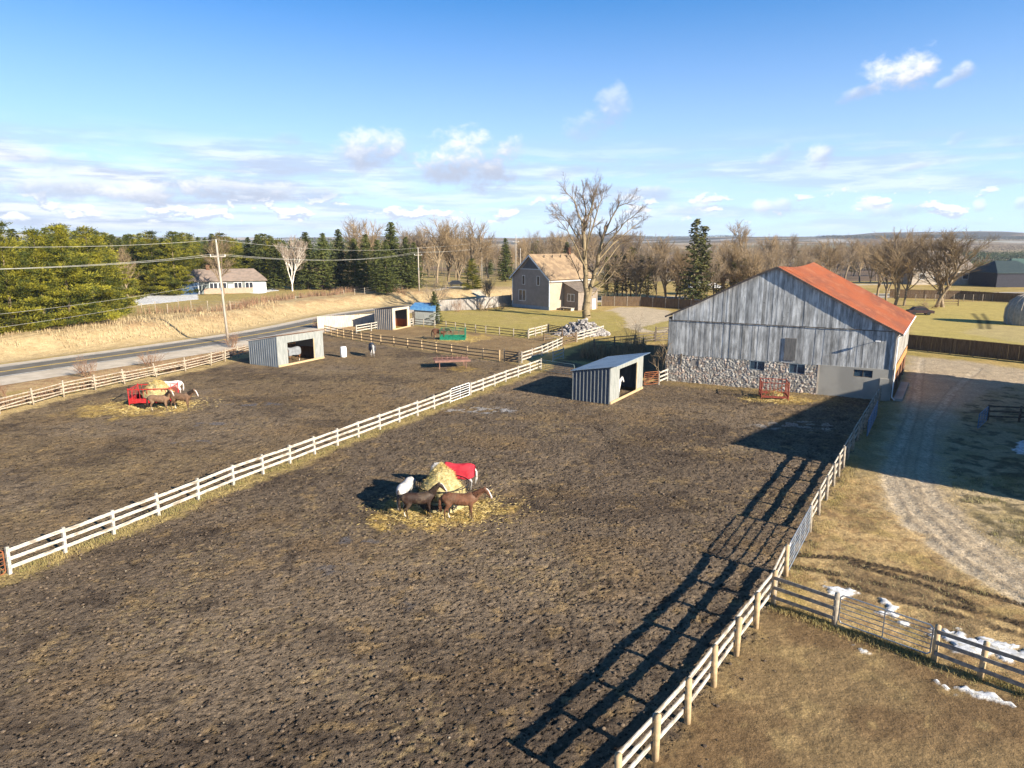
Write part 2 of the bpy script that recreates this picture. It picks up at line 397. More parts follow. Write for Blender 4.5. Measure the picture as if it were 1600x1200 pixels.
m_green = mat('green_paint', (.012, .17, .10), (.01, .12, .075), 4, .5)
m_black = mat('black_steel', (.02, .02, .022), None, 4, .6)
m_blanketred = mat('red_blanket', (.50, .035, .05), (.36, .02, .035), 3, .8, bump=.4, bscale=5)
m_blanketnavy = mat('dark_blanket', (.035, .045, .07), (.06, .07, .10), 3, .8, bump=.4, bscale=5)
m_blanketgrey = mat('grey_blanket', (.20, .21, .22), (.15, .155, .165), 3, .8, bump=.4, bscale=5)
m_tarpblue = mat('blue_tarp', (.06, .17, .36), (.10, .24, .42), 2, .5)
m_brick = mat('brown_brick', (.14, .065, .04), (.10, .05, .03), 3)
m_roofdark = mat('dark_green_roof', (.03, .045, .05), (.045, .06, .06), 2, .6)
m_roofgrey = mat('grey_roof', (.17, .145, .125), (.23, .19, .16), 1.5)
m_stonepile = mat('pale_stones', (.36, .335, .32), (.16, .145, .14), 2.5, bump=.3)

# ---------------------------------------------------------------- lines cast from image pixels (ground points)
def GP(*px): return [G(*p) for p in px]
F1 = GP((965, 1255), (1074, 1129), (1208, 944), (1228, 900), (1265, 831), (1302, 760), (1324, 718), (1340, 688), (1374, 628))
F2 = GP((16, 897), (178, 835), (365, 758), (560, 684), (703, 630), (735, 618), (790, 597), (845, 577), (858, 571))
F3 = GP((-40, 661), (0, 647), (100, 620), (195, 600), (290, 580), (330, 571), (372, 559), (398, 551))
F4 = GP((508, 521), (537, 528), (595, 538), (659, 547), (730, 558), (788, 566))
F5 = GP((815, 567), (847, 556), (878, 541))
F6 = GP((645, 509), (697, 514), (759, 522), (825, 529))
# ---------------------------------------------------------------- terrain with zones
def spaced(knots):
    out = [knots[0][0]]
    for (a, sa), (b, sb) in zip(knots[:-1], knots[1:]):
        x = out[-1]
        while x < b:
            t = (x-a)/(b-a); x += sa*(1-t)+sb*t; out.append(x)
    return np.array(out)
YS = spaced([(7, .14), (12, .085), (30, .09), (60, .2), (90, .36), (160, .7), (300, 2), (900, 9), (4500, 60), (9000, 120)])
xs = spaced([(0, .10), (22, .11), (45, .19), (70, .4), (140, 1.0), (400, 5), (2000, 40), (7000, 120)])
XS = np.concatenate([-xs[:0:-1], xs])
def poly_sd(x, y, poly):
    """distance inside a polygon (positive inside)"""
    p = [(q[0], q[1]) for q in poly]
    ins = np.zeros(x.shape, bool); best = np.full(x.shape, 1e9)
    for (ax, ay), (bx, by) in zip(p, p[1:]+p[:1]):
        dx, dy = bx-ax, by-ay; L2 = dx*dx+dy*dy+1e-9
        t = np.clip(((x-ax)*dx+(y-ay)*dy)/L2, 0, 1)
        best = np.minimum(best, np.hypot(x-ax-t*dx, y-ay-t*dy))
        c = ((ay > y) != (by > y)) & (x < (bx-ax)*(y-ay)/((by-ay) if by != ay else 1e-9)+ax)
        ins ^= c
    return np.where(ins, best, -best)
def line_d(x, y, pts):
    best = np.full(x.shape, 1e9); along = np.zeros(x.shape); acc = 0
    for a, b in zip(pts[:-1], pts[1:]):
        dx, dy = b[0]-a[0], b[1]-a[1]; L2 = dx*dx+dy*dy
        t = np.clip(((x-a[0])*dx+(y-a[1])*dy)/L2, 0, 1)
        d = np.hypot(x-a[0]-t*dx, y-a[1]-t*dy)
        along = np.where(d < best, acc+t*math.sqrt(L2), along); acc += math.sqrt(L2)
        best = np.minimum(best, d)
    return best, along
BARN_A = G(1041, 594); BARN_B = G(1390, 626)
BD = (BARN_B-BARN_A); BARN_W = BD.length; BARN_RZ = math.atan2(BD.y, BD.x)
BNV = Vector((-BD.y, BD.x, 0)).normalized()           # away from camera
HAY1 = G(693, 786); HAY2 = G(246, 632); FEED3 = G(1208, 622); FEED4 = G(708, 530)
def build_terrain():
    X, Y = np.meshgrid(XS, YS); shp = X.shape
    XA = X.ravel(); YA = Y.ravel()
    sel = np.nonzero(np.abs(XA) < (YA+24)*.92)[0]        # nothing beyond this could be seen
    x = XA[sel]; y = YA[sel]
    z = H(x, y)
    # warped coordinates for ragged zone edges
    wx = x+(fbm(x*.9, y*.9, 3, 31)-.5)*1.6+(fbm(x*4, y*4, 2, 33)-.5)*.35
    wy = y+(fbm(x*.9+50, y*.9, 3, 32)-.5)*1.6+(fbm(x*4+9, y*4, 2, 34)-.5)*.35
    big = fbm(x*.06, y*.06, 4, 1); med = fbm(x*.35, y*.35, 4, 2); fine = fbm(x*2.2, y*2.2, 3, 3); vf = fbm(x*7, y*7, 2, 4)
    def lerp(a, b, f): return a+(b-a)*f[:, None]
    def C(*c): return np.array(c)
    dry = C(.44, .325, .135); green = C(.235, .205, .05); tan = C(.50, .37, .19); brown = C(.19, .125, .065)
    col = lerp(dry[None, :].repeat(len(x), 0), green, sstep(.42, .66, big*.6+med*.4)*.55)
    # far fields patchwork
    ca, sa = math.cos(.5), math.sin(.5)
    fx = (x*ca+y*sa)/210+fbm(x*.002, y*.002, 2, 8)*.8; fy = (-x*sa+y*ca)/330
    fid = _h(np.floor(fx), np.floor(fy), 77)
    pal = np.array([[.27, .20, .11], [.22, .17, .09], [.13, .11, .06], [.33, .26, .16], [.17, .12, .08], [.10, .085, .055], [.20, .18, .09], [.24, .17, .11]])
    fcol = pal[(fid*7.99).astype(int)]
    ff = sstep(260, 420, y)
    col = col*(1-ff[:, None])+fcol*ff[:, None]
    woods = sstep(.50, .56, fbm(x*.0035, y*.007, 4, 91))*sstep(1500, 2600, y)
    col = lerp(col, C(.075, .066, .045), woods)
    snowf = sstep(.63, .66, fbm(x*.004+9, y*.012, 3, 95))*sstep(1200, 2200, y)
    col = lerp(col, C(.6, .6, .62), snowf*.5)
    rough = .035*(fbm(x*2.5, y*2.5, 3, 41)-.5)*2*(1-sstep(90, 200, y))+.02*(vf-.5)*(y < 60)
    wet = np.zeros(len(x))
    lab = np.zeros(len(x), np.int8)
    # embankment: pale dead grass
    d = road_d(x, y)
    ver = sstep(-5.5, -7, d)*(1-sstep(11, 14, -d))*(y < 130); col = lerp(col, C(.44, .31, .18), ver*.8); col = lerp(col, C(.28, .16, .09), ver*sstep(.5, .62, fine)*.6)
    bank = sstep(5, 7, d+(med-.5)*2)*(1-sstep(20, 34, d))*(y < 300)*(1-sstep(0, 30, x))
    col = lerp(col, C(.47, .37, .225), bank*.9); col = lerp(col, C(.37, .28, .15), bank*sstep(.45, .6, fine)*.6); col = lerp(col, C(.33, .20, .11), bank*sstep(.52, .62, med)*.5*sstep(9, 13, d))
    up = sstep(16, 30, d)*(y < 300)*(1-sstep(0, 30, x)); col = lerp(col, C(.36, .29, .12), up*.75)
    sh = sstep(6.2, 5.6, np.abs(d+ (fine-.5)*1.0))
    z = np.where(np.abs(d) < 7.2, z*sstep(5.2, 7.2, np.abs(d)), z); rough = rough*sstep(5, 6.5, np.abs(d))
    # zone polygons
    def zone(poly, c, soft=.5, amt=1., mod=None):
        nonlocal col
        px = [q[0] for q in poly]; py = [q[1] for q in poly]
        i = np.nonzero((x > min(px)-3) & (x < max(px)+3) & (y > min(py)-3) & (y < max(py)+3))[0]
        s = poly_sd(wx[i], wy[i], poly); f = sstep(-soft, soft, s)*amt
        if mod is not None: f = f*mod[i]
        col[i] = col[i]+(C(*c)-col[i])*f[:, None]
        full = np.zeros(len(x)); full[i] = f; return full
    A = [F2[0]+Vector((-9, -6, 0))]+F2[:8]+[F2[8], G(880, 562), G(1010, 600), BARN_A, BARN_B, F1[-1]]+F1[:-1][::-1]+[Vector((3, 5, 0)), Vector((-30, 5, 0)), Vector((-40, 16, 0))]
    B = F3+[G(402, 549), G(508, 521)]+F4+[G(812, 568), G(845, 577)]+F2[:-2][::-1]+[F2[0]+Vector((-30, -13, 0)), F3[0]+Vector((-22, -12, 0))]
    Cc = [F4[0], G(557, 520), G(601, 512), G(614, 515), G(645, 509)]+F6+[G(856, 521), G(878, 541), G(815, 567)]+F4[::-1]
    pen = [F1[2], G(1303, 978), G(1458, 1035), G(1660, 1100), Vector((30, 8, 0)), Vector((2, 5, 0)), F1[0], F1[1]]
    mudA, mudB, mudC = (.152, .118, .087), (.195, .145, .092), (.235, .165, .090)
    a = zone(A, mudA, .45); b = zone(B, mudB, .45); c_ = zone(Cc, mudC, .6)
    mud = np.maximum(a, b)
    # mud tone: dry pale crumbs, brown, dark wet
    col = lerp(col, C(.215, .168, .122), mud*sstep(.48, .68, fbm(x*.10+3, y*.16, 4, 51))*.7)
    col = lerp(col, C(.25, .165, .078), mud*sstep(.54, .74, fbm(x*.22, y*.3, 4, 52))*.35)
    col = lerp(col, C(.085, .064, .048), mud*sstep(.56, .75, fbm(x*.15+30, y*.2, 3, 53))*.6)
    col = lerp(col, C(.36, .25, .12), mud*sstep(.60, .78, fbm(x*1.7, y*1.7, 4, 54))*.45)
    col = lerp(col, C(.045, .034, .028), mud*sstep(.62, .74, fbm(x*1.7+8, y*1.7, 3, 57))*.6)
    col = lerp(col, C(.30, .22, .12), c_*sstep(.45, .65, med)*.7)
    zone(pen, (.225, .160, .085), .5)
    pz = zone(pen, (.17, .115, .062), .5, 1., sstep(.42, .62, fbm(x*.35+4, y*.45, 4, 58)))
    zone(pen, (.36, .27, .13), .5, .4, sstep(.55, .7, fbm(x*1.3+4, y*1.3, 3, 59)))
    # hoof-poached surface
    mi = np.nonzero((mud > .02) & (y < 95))[0]
    mx, my = x[mi], y[mi]
    w1, w2, wid = worley(mx*4.2+(fbm(mx*2, my*2, 2, 61)-.5)*2.2, my*4.2+(fbm(mx*2+5, my*2, 2, 62)-.5)*2.2, 5)
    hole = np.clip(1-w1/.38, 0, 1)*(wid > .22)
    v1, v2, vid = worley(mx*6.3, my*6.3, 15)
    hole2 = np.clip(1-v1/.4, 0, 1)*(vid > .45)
    amp = (.55+1.0*fbm(mx*.12, my*.12, 3, 63))*mud[mi]*(1-.75*sstep(52, 92, my))
    mh = (-.075*sstep(0, 1, hole)-.03*hole2+.012*(fbm(mx*3.1, my*3.1, 3, 64)-.5)+.055*(fbm(mx*8, my*8, 2, 65)-.5))*amp
    # tractor ruts curving across the yard
    ruts = [GP((800, 735), (830, 790), (890, 830), (980, 860), (1080, 900), (1200, 912)), GP((850, 745), (870, 780), (930, 815), (1010, 840), (1120, 870), (1215, 884)),
            GP((925, 660), (950, 700), (1010, 760), (1090, 800)), GP((700, 860), (790, 905), (900, 935), (1000, 940))]
    for k, r_ in enumerate(ruts):
        rd, ra = line_d(mx+(fbm(mx*.5, my*.5, 2, 66)-.5)*.5, my, r_)
        inr = sstep(.42, .18, rd); ch = (np.sin((ra+rd*.9)*2*math.pi/.26) > .1)*.045
        mh = mh*(1-.85*inr)+inr*(-.065+ch)
        col[mi] = col[mi]*(1-.30*(inr*(ch < .01))[:, None])+np.array((.05, .04, .03))*(inr*(ch > .01))[:, None]
    z[mi] += mh
    cm = col[mi]; dk = np.clip(hole*1.0+hole2*.45, 0, 1)*.8*(1-.4*sstep(45, 90, my))  # shade and damp of the holes darkened into the vertex colour
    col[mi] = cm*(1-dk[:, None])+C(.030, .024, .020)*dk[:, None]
    g2 = sstep(.60, .8, vnoise(mx*8, my*8, 67))*sstep(.5, .7, med[mi])*.5
    col[mi] = col[mi]+(C(.34, .26, .14)-col[mi])*g2[:, None]
    # grass verge along the fences
    def verge(pts, w, c, amt=.9, side=None):
        nonlocal col
        dd, _ = line_d(wx, wy, pts)
        f = sstep(w, w*.35, dd)*amt*(.55+.45*sstep(.35, .6, fine)); col = lerp(col, C(*c), f); return f
    q = (y > 9) & (y < 120)
    v_ = verge(F2, 1.0, (.43, .34, .15)); verge([p+Vector((0, -.5, 0)) for p in F2], 1.1, (.30, .23, .10), .5)
    verge(F3, 1.6, (.52, .40, .20), .9); verge(F4, .7, (.42, .31, .15), .6); verge(F5, 1.3, (.45, .36, .17), .9)
    verge([G(1041, 596), G(1180, 610), G(1285, 625)], 2.6, (.27, .20, .09), .6)
    # driveway of gravel
    drv = GP((1419, 556), (1500, 563), (1600, 577), (1760, 596), (1760, 612), (1600, 602), (1555, 612), (1515, 635), (1488, 680), (1473, 735), (1492, 780), (1545, 835), (1600, 872), (1720, 935), (1720, 1010), (1600, 945), (1520, 900), (1430, 850), (1385, 800), (1366, 760), (1372, 710), (1392, 660), (1402, 620), (1412, 585))
    dz = zone(drv, (.42, .345, .25), 1.1)
    hdr = GP((1048, 486), (1010, 480), (965, 480), (945, 486), (975, 497), (978, 512), (1000, 519), (1048, 519)); zone(hdr, (.50, .42, .31), .6)
    rutsD = [GP((1440, 560), (1432, 620), (1415, 680), (1400, 745), (1430, 800), (1500, 862), (1620, 930)), GP((1530, 575), (1490, 610), (1455, 660), (1440, 740), (1462, 790), (1540, 850), (1640, 910)),
             GP((1425, 650), (1385, 740), (1408, 810), (1480, 870), (1620, 950))]
    for r_ in rutsD:
        rd, _ = line_d(x+(med-.5)*.4, y+(med-.5)*.3, r_); inr = sstep(.42, .15, rd)*sstep(.2, .6, dz)
        col = lerp(col, C(.55, .475, .37), inr*.5); z = z-.03*inr; chv = (np.sin((_*1.0+rd*1.4)*2*math.pi/.34) > .2)*inr*(fine > .42); col = lerp(col, C(.20, .15, .10), chv*.35)
        col = lerp(col, C(.22, .18, .14), sstep(.5, .42, rd)*sstep(.3, .38, rd)*dz*.4)
    # right verge: grass beside drive, mud streaks of tyre tracks
    gz = GP((1228, 900), (1265, 831), (1302, 760), (1374, 640), (1395, 640), (1365, 745), (1385, 800), (1480, 880), (1600, 950), (1700, 1010), (1700, 1105), (1458, 1030), (1303, 975))
    zone(gz, (.43, .31, .16), .5, .9); zone(gz, (.30, .225, .09), .5, .7, sstep(.55, .7, fbm(x*.5+7, y*.5, 3, 71))); zone(gz, (.26, .17, .085), .5, .7, sstep(.5, .62, fbm(x*1.9+7, y*1.9, 3, 76)))
    zone(gz, (.17, .12, .07), .5, .7, sstep(.55, .68, fbm(x*.8+2, y*.5, 3, 72)))
    for tr in (GP((1236, 866), (1320, 872), (1420, 895), (1520, 922), (1620, 950)), GP((1234, 884), (1320, 898), (1420, 925), (1510, 950), (1640, 985)),
               GP((1330, 880), (1450, 915), (1560, 960), (1650, 1000)), GP((1300, 905), (1400, 935), (1500, 962), (1640, 1005))):
        rd, ra = line_d(x+(med-.5)*.3, y, tr); inr = sstep(.30, .16, rd)*(.45+.55*sstep(.35, .55, fbm(x*.9, y*.9, 2, 75)))
        ch = (np.sin((ra+np.abs(rd)*1.2)*2*math.pi/.30) > 0)
        col = lerp(col, C(.105, .075, .048), inr*.9); col = lerp(col, C(.035, .027, .02), inr*ch*.8)
        z = z-inr*(.045-.05*ch)
    rz = GP((1500, 640), (1560, 605), (1700, 605), (1700, 900), (1600, 868), (1550, 835), (1495, 775), (1478, 735)); z = z+.09*(fbm(x*2.3, y*2.3, 3, 97)-.5)*(y < 75)*(x > 20); zone(rz, (.40, .325, .21), .4, .92); zone(GP((1374, 632), (1412, 590), (1400, 640), (1372, 700), (1366, 745), (1310, 750)), (.30, .235, .13), .5, .9); zone(rz, (.24, .195, .085), .4, .5, sstep(.52, .66, fbm(x*.9, y*.9, 3, 73)))
    rr = sstep(.48, .66, fbm(x*1.6, y*1.6, 3, 74)); zone(rz, (.10, .085, .05), .4, .75, rr)
    # bright tan verge far right and the lawns
    zone(GP((1425, 525), (1700, 560), (1700, 480), (1560, 472), (1414, 470)), (.43, .36, .12), .6, .8); zone(GP((1500, 520), (1620, 540), (1620, 512), (1540, 507)), (.44, .37, .26), .8, .35)
    zone(GP((1417, 549), (1700, 580), (1700, 570), (1417, 540)), (.40, .32, .12), .5, .8)
    zone(GP((667, 505), (690, 486), (800, 482), (915, 488), (960, 486), (975, 500), (972, 515), (940, 520), (880, 525), (856, 521), (825, 528), (700, 513)), (.37, .31, .10), .8, .85)
    zone(GP((667, 505), (690, 486), (800, 482), (915, 488), (960, 486), (975, 500), (972, 515), (940, 520), (880, 525), (856, 521), (825, 528), (700, 513)), (.40, .32, .13), .8, .6, sstep(.5, .65, fbm(x*.25, y*.25, 3, 81)))
    zone(GP((1002, 512), (1046, 500), (1046, 512), (1020, 518)), (.36, .30, .11), .4)
    for t_ in (GP((1520, 490), (1530, 500), (1533, 514)), GP((1535, 490), (1543, 502), (1545, 514))):
        rd, _ = line_d(x, y, t_); col = lerp(col, C(.08, .07, .03), sstep(.55, .2, rd)*.8)
    # pale lane and paths beyond
    for pts, w, c in ((GP((682, 453), (715, 459), (752, 467), (800, 474)), 1.7, (.55, .5, .42)), (GP((1400, 456), (1500, 456.5), (1600, 460), (1800, 466)), 3.4, (.50, .45, .38)), (GP((1040, 437), (1100, 440), (1300, 446), (1420, 443), (1700, 446)), 3.5, (.5, .45, .36)),
                      (GP((895, 428), (960, 425), (1040, 425), (1120, 428)), 5., (.55, .48, .38))):
        rd, _ = line_d(x, y, pts); col = lerp(col, C(*c), sstep(w, w*.6, rd)*.9)
    # dark wet ditch behind the middle shelter
    zone(GP((880, 562), (905, 545), (960, 540), (1046, 538), (1042, 590), (1010, 590), (960, 568)), (.09, .06, .04), .5, .85)
    # straw trodden into the mud round the feeders
    for p, rx_, ry_, ox, oy, am in ((HAY1, 3.5, 2.6, 0., -1.0, .85), (HAY2, 5.0, 3.6, -1.2, -1.2, .8), (FEED3, 3.0, 1.9, .3, -.5, .8), (FEED4, 4.2, 4.0, 1.5, 1.5, .9), (G(712, 577), 2., 1.6, 1, 0, .6)):
        r_ = np.hypot((wx-p.x-ox)/rx_, (wy-p.y-oy)/ry_)+(fbm(x*.9, y*.9, 3, 83)-.5)*1.1
        f = sstep(1.15, .75, r_)*am*(.35+.65*sstep(.38, .6, fbm(x*1.8, y*1.8, 3, 84)))
        col = lerp(col, C(.44, .31, .10), f); z = z+.05*f*(fine-.3)
    # puddle glints
    for (px, py, rx_, ry_) in ((560, 850, 1.6, .7), (335, 662, 2.2, .6), (385, 632, 3., .5), (750, 640, 3.4, 1.4), (1250, 665, 3.6, 1.4), (525, 885, .8, .5), (640, 950, .5, .3), (300, 690, 1.5, .4)):
        p = G(px, py); r_ = np.hypot((wx-p.x)/rx_, (wy-p.y)/ry_); f = sstep(1.2, .6, r_)*sstep(.50, .60, fbm(x*1.5+3, y*2.2, 3, 88))
        wet = np.maximum(wet, f); col = lerp(col, C(.12, .11, .11), f*.7)
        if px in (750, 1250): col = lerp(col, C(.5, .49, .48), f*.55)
    # snow lying in patches
    sn = np.zeros(len(x))
    for poly in (GP((1277, 915), (1300, 912), (1335, 922), (1338, 927), (1318, 935), (1322, 940), (1300, 934)), GP((1372, 940), (1378, 935), (1402, 945), (1425, 978), (1420, 982), (1400, 966), (1385, 958)),
                 GP((1462, 980), (1490, 990), (1560, 1005), (1650, 1025), (1650, 1052), (1590, 1034), (1530, 1024), (1490, 1014), (1465, 997)), GP((1498, 1075), (1520, 1074), (1560, 1092), (1596, 1103), (1594, 1112), (1560, 1106), (1518, 1090)),
                 GP((1583, 700), (1592, 690), (1640, 690), (1640, 712), (1600, 712)), GP((1450, 1058), (1462, 1060), (1472, 1070), (1464, 1070)), GP((210, 468), (235, 461), (305, 459), (308, 468), (250, 474), (212, 477)), GP((376, 455), (420, 450), (435, 454), (400, 459)),
                 GP((1328, 1011), (1345, 1012), (1342, 1018)), GP((1210, 800), (1260, 770), (1240, 765))[:0] or GP((1327, 1200), (1328, 1201), (1329, 1200))):
        px = [q_[0] for q_ in poly]; py = [q_[1] for q_ in poly]
        i = np.nonzero((x > min(px)-3) & (x < max(px)+3) & (y > min(py)-3) & (y < max(py)+3))[0]
        jit = 1 if y[i].size and np.mean(py) < 60 else .3
        s = poly_sd(x[i]+(fbm(x[i]*2, y[i]*2, 3, 35)-.5)*1.3*jit, y[i]+(fbm(x[i]*2+7, y[i]*2, 3, 36)-.5)*1.3*jit, poly)
        f = sstep(-.06, .10, s-(fine[i]-.45)*.5*jit); sn[i] = np.maximum(sn[i], f)
    z = z+rough*(1-mud)+sn*(.05+.03*fine); col = lerp(col, C(.80, .83, .88), np.clip(sn*1.3, 0, 1))
    # under buildings and road keep it flat and low
    z = np.where((d < 5.0) & (d > -8.8), np.minimum(z, -.03), z)
    col = np.clip(col*(.9+.2*vf)[:, None], .012, .9)
    V = np.stack([x, y, z], 1)
    ny, nx = shp
    idx = np.arange(ny*nx).reshape(ny, nx)
    q = np.stack([idx[:-1, :-1], idx[:-1, 1:], idx[1:, 1:], idx[1:, :-1]], -1).reshape(-1, 4)
    remap = np.full(len(XA), -1); remap[sel] = np.arange(len(sel))
    q = remap[q]; q = q[(q >= 0).all(1)]; c0 = q[:, 0]
    lab = np.zeros(len(x), int)
    lab[mud > .5] = 1; lab[c_ > .5] = 2; lab[dz > .5] = 3; lab[sn > .5] = 4
    fl = lab[c0]
    for k, nm in enumerate(('ground', 'paddock_mud', 'upper_paddock_ground', 'driveway', 'snow')):
        fq = q[fl == k]
        if len(fq) == 0: continue
        used, inv = np.unique(fq.ravel(), return_inverse=True)
        me = npmesh(nm, V[used], inv.reshape(-1, 4), True, col[used])
        a = me.attributes.new('wet', 'FLOAT', 'POINT'); a.data.foreach_set('value', wet[used].astype(np.float32))
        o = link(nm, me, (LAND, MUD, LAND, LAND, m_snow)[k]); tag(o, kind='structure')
build_terrain()
def strip(name, pts, off0, off1, z, mt, parent=None, dash=None):
    """a ribbon following a smooth line, between two offsets"""
    P = np.array([(p[0], p[1]) for p in pts]); n = 160
    s = np.r_[0, np.cumsum(np.hypot(*np.diff(P, axis=0).T))]; t = np.linspace(0, s[-1], n)
    # smooth
    x = np.interp(t, s, P[:, 0]); y = np.interp(t, s, P[:, 1])
    for _ in range(6):
        x[1:-1] = (x[:-2]+2*x[1:-1]+x[2:])/4; y[1:-1] = (y[:-2]+2*y[1:-1]+y[2:])/4
    dx = np.gradient(x); dy = np.gradient(y); L = np.hypot(dx, dy); nx_, ny_ = -dy/L, dx/L
    k = 5 if off1-off0 > 1 else 2; vs = []
    for j in range(k):
        o_ = off0+(off1-off0)*j/(k-1); vs.append(np.stack([x+nx_*o_, y+ny_*o_, np.full(n, z)], 1))
    V = np.stack(vs, 1).reshape(-1, 3); i = np.arange(n*k).reshape(n, k)
    q = np.stack([i[:-1, 0:-1], i[1:, 0:-1], i[1:, 1:], i[:-1, 1:]], -1).reshape(-1, 4)[:, ::-1]
    return link(name, npmesh(name, V, q), mt, parent)
RP = ROADP
tag(strip('road_shoulder', RP, -8.3, 5.3, .012, m_gravelsh), kind='structure')
road = tag(strip('road', RP, -3.4, 3.4, .030, m_asphalt), kind='structure')
strip('centre_line', RP, .05, .22, .036, m_lineY, road); strip('centre_line', RP, -.22, -.05, .036, m_lineY, road)
strip('edge_line', RP, -3.25, -3.0, .036, m_lineW, road); strip('edge_line', RP, 3.05, 3.2, .036, m_lineW, road)

# ---------------------------------------------------------------- fences and gates
def resample(pts, sp, h0=0.):
    out = [Vector(pts[0])]; 
    for a, b in zip(pts[:-1], pts[1:]):
        L = (b-a).length; n = max(1, round(L/sp))
        for i in range(1, n+1): out.append(a.lerp(b, i/n))
    return out
def rail_fence(name, label, group, pts, h=1.3, nr=3, rw=.15, sp=2.4, mr=None, mp=None, pr=.085, rnd=True, side=1, seed=1, cat='fence', posts_up=.04, sag=.03, spl=False):
    rg = random.Random(seed)
    c = pts[0]; t = empty(name, (c.x, c.y, H1(c.x, c.y)), 0, label, cat, group)
    o = Vector(t.location); q = resample(pts, sp)
    base = [Vector((p.x, p.y, H1(p.x, p.y)))-o for p in q]
    pm = MB()
    if rnd: pm.tube((0, 0, -.15), (0, 0, h+posts_up), pr, pr*.93, 10)
    else: pm.box(0, 0, (h+posts_up)/2-.07, pr*1.7, pr*1.7, h+posts_up+.14)
    pme = None
    for b in base:
        rot = (rg.uniform(-.035, .035), rg.uniform(-.035, .035), rg.uniform(0, 3) if rnd else math.atan2((q[1]-q[0]).y, (q[1]-q[0]).x))
        if spl: rot = (rg.uniform(-.12, .12), rg.uniform(-.12, .12), rot[2])
        if pme is None: p0 = pm.build('post', mp, t, rnd, b, rot); pme = p0.data
        else: link('post', pme, mp, t, b, rot)
    for k in range(nr):
        zc = h*(1-.02)-rw/2-k*(h*.86-rw)/(nr-1+.35) if nr > 1 else h*.9
        m = MB()
        for a, b in zip(base[:-1], base[1:]):
            d = (b-a); d.z = 0; d.normalize(); n = Vector((-d.y, d.x, 0))*side*(pr+.02)
            za = zc+rg.uniform(-sag, sag); zb = zc+rg.uniform(-sag, sag)
            if spl:
                m.tube(a+n*rg.uniform(.3, 1.2)+Vector((0, 0, za))-d*.25, b+n*rg.uniform(.3, 1.2)+Vector((0, 0, zb))+d*.25, .075, .05, 5)
            else:
                m.beam(a+n+Vector((0, 0, za)), b+n*rg.uniform(.97, 1.03)+Vector((0, 0, zb)), .035, rw*rg.uniform(.94, 1.03))
        m.build('rail', mr, t)
    return t
def tube_gate(name, label, a, b, h=1.25, nb=6, r=.022, mt=None, nv=2, z0=.12, cat='gate', group=None, brace=False):
    a = Vector(a); b = Vector(b); a.z = H1(a.x, a.y); b.z = H1(b.x, b.y)
    t = empty(name, a, 0, label, cat, group); d = b-a; L = d.length; u = d.normalized()
    fr = MB(); P = lambda s, z: u*s+Vector((0, 0, z))
    e = .1; fr.path([P(0, z0+e), P(0, h-e), P(e, h), P(L-e, h), P(L, h-e), P(L, z0+e), P(L-e, z0), P(e, z0), P(0, z0+e)], r*1.15, 7)
    fr.build('frame', mt, t)
    for k in range(1, nb):
        z = z0+(h-z0)*(k/nb)**.92; MB().tube(P(0, z), P(L, z), r*.8, n=6).build('bar', mt, t)
    for k in range(nv):
        s = L*(k+1)/(nv+1); MB().beam(P(s, z0), P(s, h), .045, .02).build('upright', mt, t)
    if brace: MB().tube(P(0, z0), P(L, h), r).build('brace', mt, t)
    return t
def board_fence(name, label, group, pts, h=1.8, bw=.14, sp=2.4, mb=None, mp=None, seed=1, cap=None, gap=.006):
    rg = random.Random(seed); c = pts[0]; t = empty(name, (c.x, c.y, H1(c.x, c.y)), 0, label, 'fence', group)
    o = Vector(t.location); q = resample(pts, sp); base = [Vector((p.x, p.y, H1(p.x, p.y)))-o for p in q]
    pme = None
    for b, nb_ in zip(base, base[1:]+[None]):
        rz = 0
        if nb_ is not None: rz = math.atan2((nb_-b).y, (nb_-b).x); last = rz
        else: rz = last
        if pme is None: pme = MB().box(0, 0, h/2, .13, .13, h+.1).build('post', mp, t, False, b, (0, 0, rz)).data
        else: link('post', pme, mp, t, b, (0, 0, rz))
    for a, b in list(zip(base[:-1], base[1:]))[:95]:
        m = MB(); d = b-a; L = d.length; u = d.normalized(); n = max(2, int(L/bw)); nn = Vector((u.y, -u.x, 0))
        for i in range(n):
            p = a+d*((i+.5)/n); hh = h-.06+rg.uniform(-.025, .015)
            m.box(p.x+nn.x*rg.uniform(.0, .012), p.y+nn.y*rg.uniform(0, .012), hh/2+.04, L/n-gap, .022, hh, math.atan2(u.y, u.x))
        m.build('board_panel', mb, t)
        if cap: MB().beam(a+Vector((0, 0, h)), b+Vector((0, 0, h)), .12, .04).build('top_rail', cap, t)
    return t
rail_fence('rail_fence', 'three-board fence with round yellow peeled posts running to the bottom edge of the photo', 'paddock rail fences', F1[:4], 1.38, 3, .16, 2.15, m_whiterail, m_post, .10, True, 1, 3)
tube_gate('tube_gate', 'tall silver tube gate in the right-hand yard fence, beside the tyre tracks', F1[3]+Vector((.1, .12, 0)), F1[4]-Vector((.1, .12, 0)), 1.42, 6, .024, m_galv, 3)
rail_fence('rail_fence', 'weathered three-board fence running from the silver gate up toward the barn corner', 'paddock rail fences', F1[4:], 1.36, 3, .15, 2.2, m_whiterail, m_greypost, .085, True, 1, 4)
tube_gate('tube_gate', 'blue tube gate in barn shadow beside the concrete corner of the barn', G(1345, 683)+Vector((.30, -.25, 0)), G(1361, 650)+Vector((.30, -.25, 0)), 1.35, 6, .024, m_bluegate, 2)
a_ = (F2[0]-F2[1]).normalized()
rail_fence('rail_fence', 'long pale three-board fence crossing the photo between the two mud paddocks', 'paddock rail fences', F2[:5], 1.22, 3, .16, 2.35, m_whiterail, m_whiterail, .075, False, -1, 5)
rail_fence('rail_fence', 'pale three-board fence continuing past the small white gate up to the lane', 'paddock rail fences', F2[5:8], 1.22, 3, .16, 2.35, m_whiterail, m_whiterail, .075, False, -1, 6)
